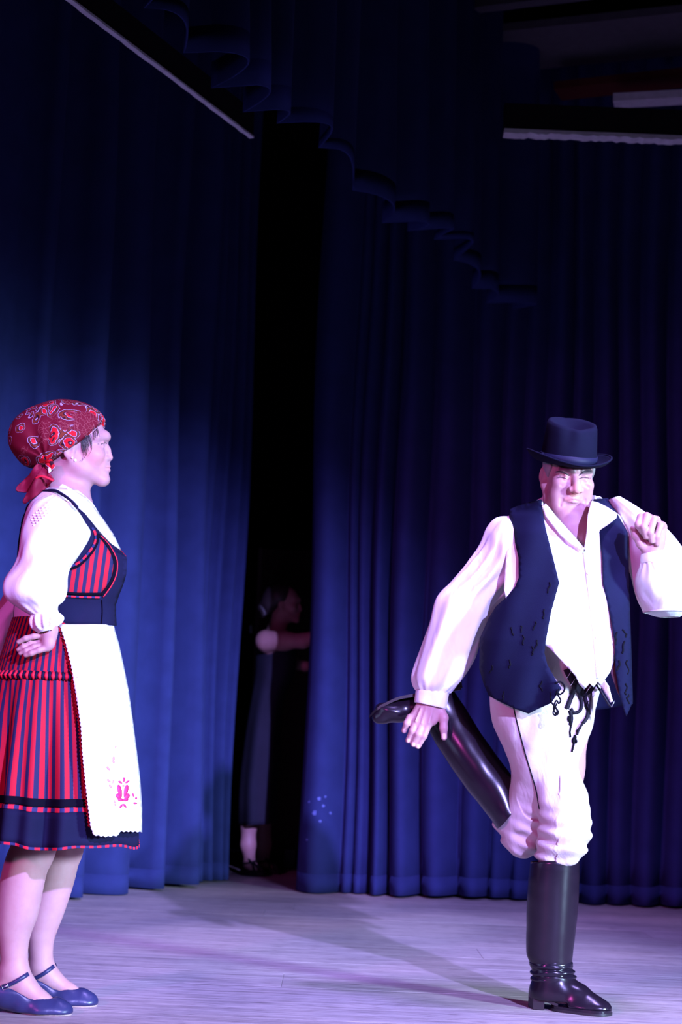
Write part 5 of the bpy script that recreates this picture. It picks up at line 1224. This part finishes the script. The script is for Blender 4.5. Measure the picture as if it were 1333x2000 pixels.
bf.build('foot', M['boot'], boot, [axis((P(1020, 1950).x, P(1205, 1950).x, 0.0028)), axis((YM - .08, YM + .15, 0.0028)), axis((0.0, P(1080, 1890).z, 0.0028))])
def slab(outline, z0, z1, name, mat, par, bev=0.0):
    n = len(outline); V = [(x, y, z0) for x, y in outline] + [(x, y, z1) for x, y in outline]; mesh_obj(name, V, [tuple(range(n - 1, -1, -1)), tuple(range(n, 2 * n))] + [(k, (k + 1) % n, n + (k + 1) % n, n + k) for k in range(n)], M[mat], par, False)
px0 = lambda x, y=1975: Q(x, y).x
out = []
for (x, d) in catmull([(1084, .018), (1110, -.006), (1145, -.034), (1175, -.045), (1191, -.030), (1197, -.008), (1190, .020), (1165, .050), (1130, .075), (1095, .095), (1080, .095), (1076, .05)], 7, True): out.append((Q(x, 1975, d).x, YM + d))
slab(out, 0.001, 0.008, 'sole', 'bootsole', boot)
o2 = [(x + (px0(1135) - x) * 0.02, y) for x, y in out]; slab(o2, 0.0075, 0.015, 'welt', 'boot', boot)
hl = [(px0(1033) + 0.004, YM + .056), (px0(1037), YM + .042), (px0(1058), YM + .032), (px0(1062), YM + .108), (px0(1038), YM + .118), (px0(1031), YM + .088)]
hl = [(x + 0.012, y) for x, y in hl]; slab(hl, 0.001, 0.036, 'heel', 'bootsole', boot)
V = [Vector((px0(1056), YM + .036, 0.038)), Vector((px0(1092), YM + .016, 0.022)), Vector((px0(1092), YM + .09, 0.022)), Vector((px0(1056), YM + .105, 0.038))]; V += [v + Vector((0, 0, -0.008)) for v in V]
mesh_obj('shank', V, [(0, 1, 2, 3), (7, 6, 5, 4), (0, 4, 5, 1), (1, 5, 6, 2), (2, 6, 7, 3), (3, 7, 4, 0)], M['bootsole'], boot, False)
b = MB(); b.box(Vector((px0(1061), YM + .065, 0.018)), (0.004, 0.04, 0.034)); b.build('heel_breast', M['tan'], boot, False)

# raised boot
boot2 = empty('boot', Vector(Q(930, 1500, .15)) - man.location); boot2.parent = man
rows = [(972, 1618, 1012, 1568, .12, .062), (960, 1600, 1008, 1556, .125, .064), (938, 1572, 1002, 1522, .135, .066), (912, 1540, 980, 1490, .145, .066), (886, 1503, 955, 1455, .155, .064), (862, 1466, 934, 1424, .165, .060), (846, 1440, 916, 1394, .172, .055), (836, 1420, 900, 1370, .175, .050), (828, 1402, 886, 1350, .175, .046)]
V, F, UV = loft(rows, YM, 7, 64, lambda t, th: crumple(t, th) * 0.8 + 0.02 * math.sin(3 * th + 8 * t) * max(0, t - .5)); mesh_obj('shaft', V, F, M['boot'], boot2, True, UV, 0.003)
rf = Field()
rf.chain([P(868, 1392, .175), P(850, 1384, .175), P(815, 1384, .172), P(778, 1388, .168), P(748, 1397, .165), P(738, 1401, .165)], [.046, .042, .034, .030, .022, .016], 0.02)
rf.ell(P(765, 1390, .166), (0.05, 0.040, 0.022), np.array(Matrix.Rotation(0.28, 3, 'Y')), 0.015)
rf.build('foot', M['boot'], boot2, [axis((P(715, 1400).x, P(905, 1400).x, 0.003)), axis((YM + .09, YM + .25, 0.003)), axis((P(800, 1450).z, P(860, 1335).z, 0.003))])
V, F = [], []
pr = catmull([(900, 1342), (880, 1346), (850, 1351), (815, 1355), (781, 1361), (757, 1371), (737, 1382), (722, 1397)], 4)
for i, (x, y) in enumerate(pr):
    f = i / (len(pr) - 1); w_ = 0.030 + 0.014 * math.sin(math.pi * min(1, f * 1.15)) - 0.028 * max(0, (f - 0.86) / 0.14)
    c = P(x, y + 3, .17); V += [c + Vector((0, -w_, -.004)), c + Vector((0, w_, -.004)), c + Vector((0, w_, .005)), c + Vector((0, -w_, .005))]
n4 = len(pr)
for i in range(n4 - 1):
    for k in range(4): F.append((4 * i + k, 4 * i + (k + 1) % 4, 4 * i + 4 + (k + 1) % 4, 4 * i + 4 + k))
F += [(3, 2, 1, 0), (4 * n4 - 4, 4 * n4 - 3, 4 * n4 - 2, 4 * n4 - 1)]
mesh_obj('sole', V, F, M['bootsole'], boot2, False)
b = MB(); ang = math.atan2(P(880, 1346).z - P(850, 1351).z, P(880, 1346).x - P(850, 1351).x); b.box(P(884, 1340, .17), (0.055, 0.058, 0.022), Matrix.Rotation(-ang, 3, 'Y')); b.build('heel', M['bootsole'], boot2, False)

# ------------------------------------------------------------------ woman standing in the wings
YB = 9.55; SB = mpp(YB)
K = lambda x, y, dy=0.0: at(x, y, YB + dy)
wing = empty('person', (K(492, 1712).x, YB, 0.0))
tag(wing, 'dim figure in sleeveless black dress and strappy sandals standing between the curtains', 'person')
fb = Field(); RB_ = frame(Vector((1, -0.12, 0)), Vector((0.04, 0, 1)))
pB = dict(brow=(0.0905, 0.040), nas=(0.0855, 0.021), tip=(0.106, -0.018), lip=(0.0955, -0.0475), chin=(0.0925, -0.079), eyez=0.016)
Tb, Eb, Cb = head(fb, K(556, 1184), RB_, pB, 0.97)
fb.chain([K(548, 1205), K(540, 1235)], [.05, .06], .03); fb.ell(K(532, 1272), (.065, .15, .09), None, .05); fb.ell(K(528, 1330), (.055, .11, .12), None, .04); fb.ell(K(514, 1420), (.065, .14, .12), None, .04)
fb.chain([K(520, 1252, -.16), K(555, 1252, -.20), K(592, 1252, -.24)], [.062, .047, .04], .04); fb.chain([K(592, 1252, -.24), K(622, 1240, -.25)], [.04, .03], .02); fb.ell(K(630, 1236, -.25), (.04, .02, .035), None, .02)
for i in range(4): fb.chain([K(630, 1230 + 4 * i, -.255), K(643, 1229 + 4 * i, -.26), K(650, 1231 + 4 * i, -.25)], [.009, .008, .007], .005)
fb.chain([K(630, 1242, -.25), K(634, 1226, -.26)], [.012, .009], .008)
fb.chain([K(535, 1255, .15), K(566, 1290, .2), K(596, 1300, .1)], [.055, .042, .035], .03)
fb.chain([K(510, 1450, -.06), K(496, 1560, -.08), K(486, 1612, -.08), K(485, 1650, -.08), K(488, 1682, -.08)], [.06, .052, .043, .041, .029], .02)
fb.chain([K(510, 1450, .09), K(512, 1560, .09), K(512, 1650, .12), K(514, 1680, .12)], [.085, .062, .05, .033], .03)
fb.chain([K(487, 1688, -.08), K(497, 1697, -.09), K(511, 1703, -.10)], [.033, .027, .016], .02); fb.chain([K(514, 1684, .12), K(536, 1697, .11)], [.032, .016], .02)
fb.build('body', M['skin'], wing, [axis((K(455, 1500).x, K(668, 1240).x, 0.006)), axis((YB - .31, YB + .28, 0.006)), axis((0.03, K(500, 1290).z, 0.008), (K(500, 1290).z, K(556, 1130).z, 0.0045))], SKIN)
hb = Field(); hb.ell(K(545, 1166), (.088, .082, .080), None, .02); hb.ell(K(526, 1180), (.05, .06, .06), None, .03); hb.ell(K(512, 1192), (.03, .03, .045), None, .02); hb.ell(Tb(0, .06, -.03), (.045, .13, .075), None, .01, 1)
hb.build('hair', M['hair'], wing, [axis((K(495, 1180).x, K(590, 1180).x, 0.006)), axis((YB - .11, YB + .11, 0.006)), axis((K(540, 1220).z, K(545, 1130).z, 0.006))])
b = MB(); b.tube([K(508, 1184, -.09), K(514, 1190, -.1), K(518, 1198, -.1), K(515, 1203, -.09)], 0.008, 7); b.build('hair_clip', M['grey'], wing)
rows = [(508, 1246, 560, 1240, 0, .08), (500, 1262, 577, 1262, 0, .15), (499, 1290, 578, 1290, 0, .15), (498, 1320, 574, 1318, 0, .15), (492, 1360, 556, 1358, 0, .135), (482, 1420, 548, 1418, 0, .19), (474, 1480, 546, 1478, 0, .21), (468, 1540, 542, 1538, 0, .21), (466, 1610, 540, 1606, 0, .20)]
V, F, UV = loft(rows, YB, 5, 56, lambda t, th: 0.05 * math.sin(7 * th + 1) * t); mesh_obj('dress', V, F, M['dress'], wing, True, UV, 0.004)
def sandal(pts, dy, ang, ank):
    r = empty('sandal', Vector((K(*pts[1]).x, YB + dy, 0)) - wing.location); r.parent = wing
    xa, xb = K(*pts[0]).x, K(*pts[2]).x; n = 20; V = []; F = []
    for z in (0.001, 0.03):
        for k in range(n): t = 2 * math.pi * k / n; V.append(((xa + xb) / 2 + (xb - xa) / 2 * math.cos(t), YB + dy + ang * math.cos(t) + 0.042 * math.sin(t), z))
    mesh_obj('sole', V, [tuple(range(n - 1, -1, -1)), tuple(range(n, 2 * n))] + [(k, (k + 1) % n, n + (k + 1) % n, n + k) for k in range(n)], M['strap'], r, False)
    cx = (xa + xb) / 2; L = (xb - xa) / 2
    for (fx, z, ry, tilt) in ((-.12, .100, .040, .020), (.26, .078, .038, .018), (.60, .058, .035, .014)):
        pp = []
        for k in range(13): t = math.pi * k / 12; pp.append(Vector((cx + L * fx + tilt - 2.4 * tilt * math.sin(t), YB + dy + ang * fx - ry * math.cos(t), 0.026 + (z - 0.026) * math.sin(t) ** 0.55)))
        b = MB(); b.tube(pp, 0.0065, 7); b.build('strap', M['strap'], r)
    c = ank; b = MB(); b.tube([c + Vector((0.036 * math.cos(t), 0.036 * math.sin(t), 0.008 * math.cos(t))) for t in [6.2832 * k / 20 for k in range(20)]], 0.006, 7, True); b.build('ankle_strap', M['strap'], r)
sandal([(470, 1710), (495, 1710), (521, 1712)], -.085, -.015, K(488, 1684, -.08))
sandal([(500, 1706), (522, 1706), (547, 1706)], .12, -.015, K(514, 1682, .12))
# pale smudges on the back curtain
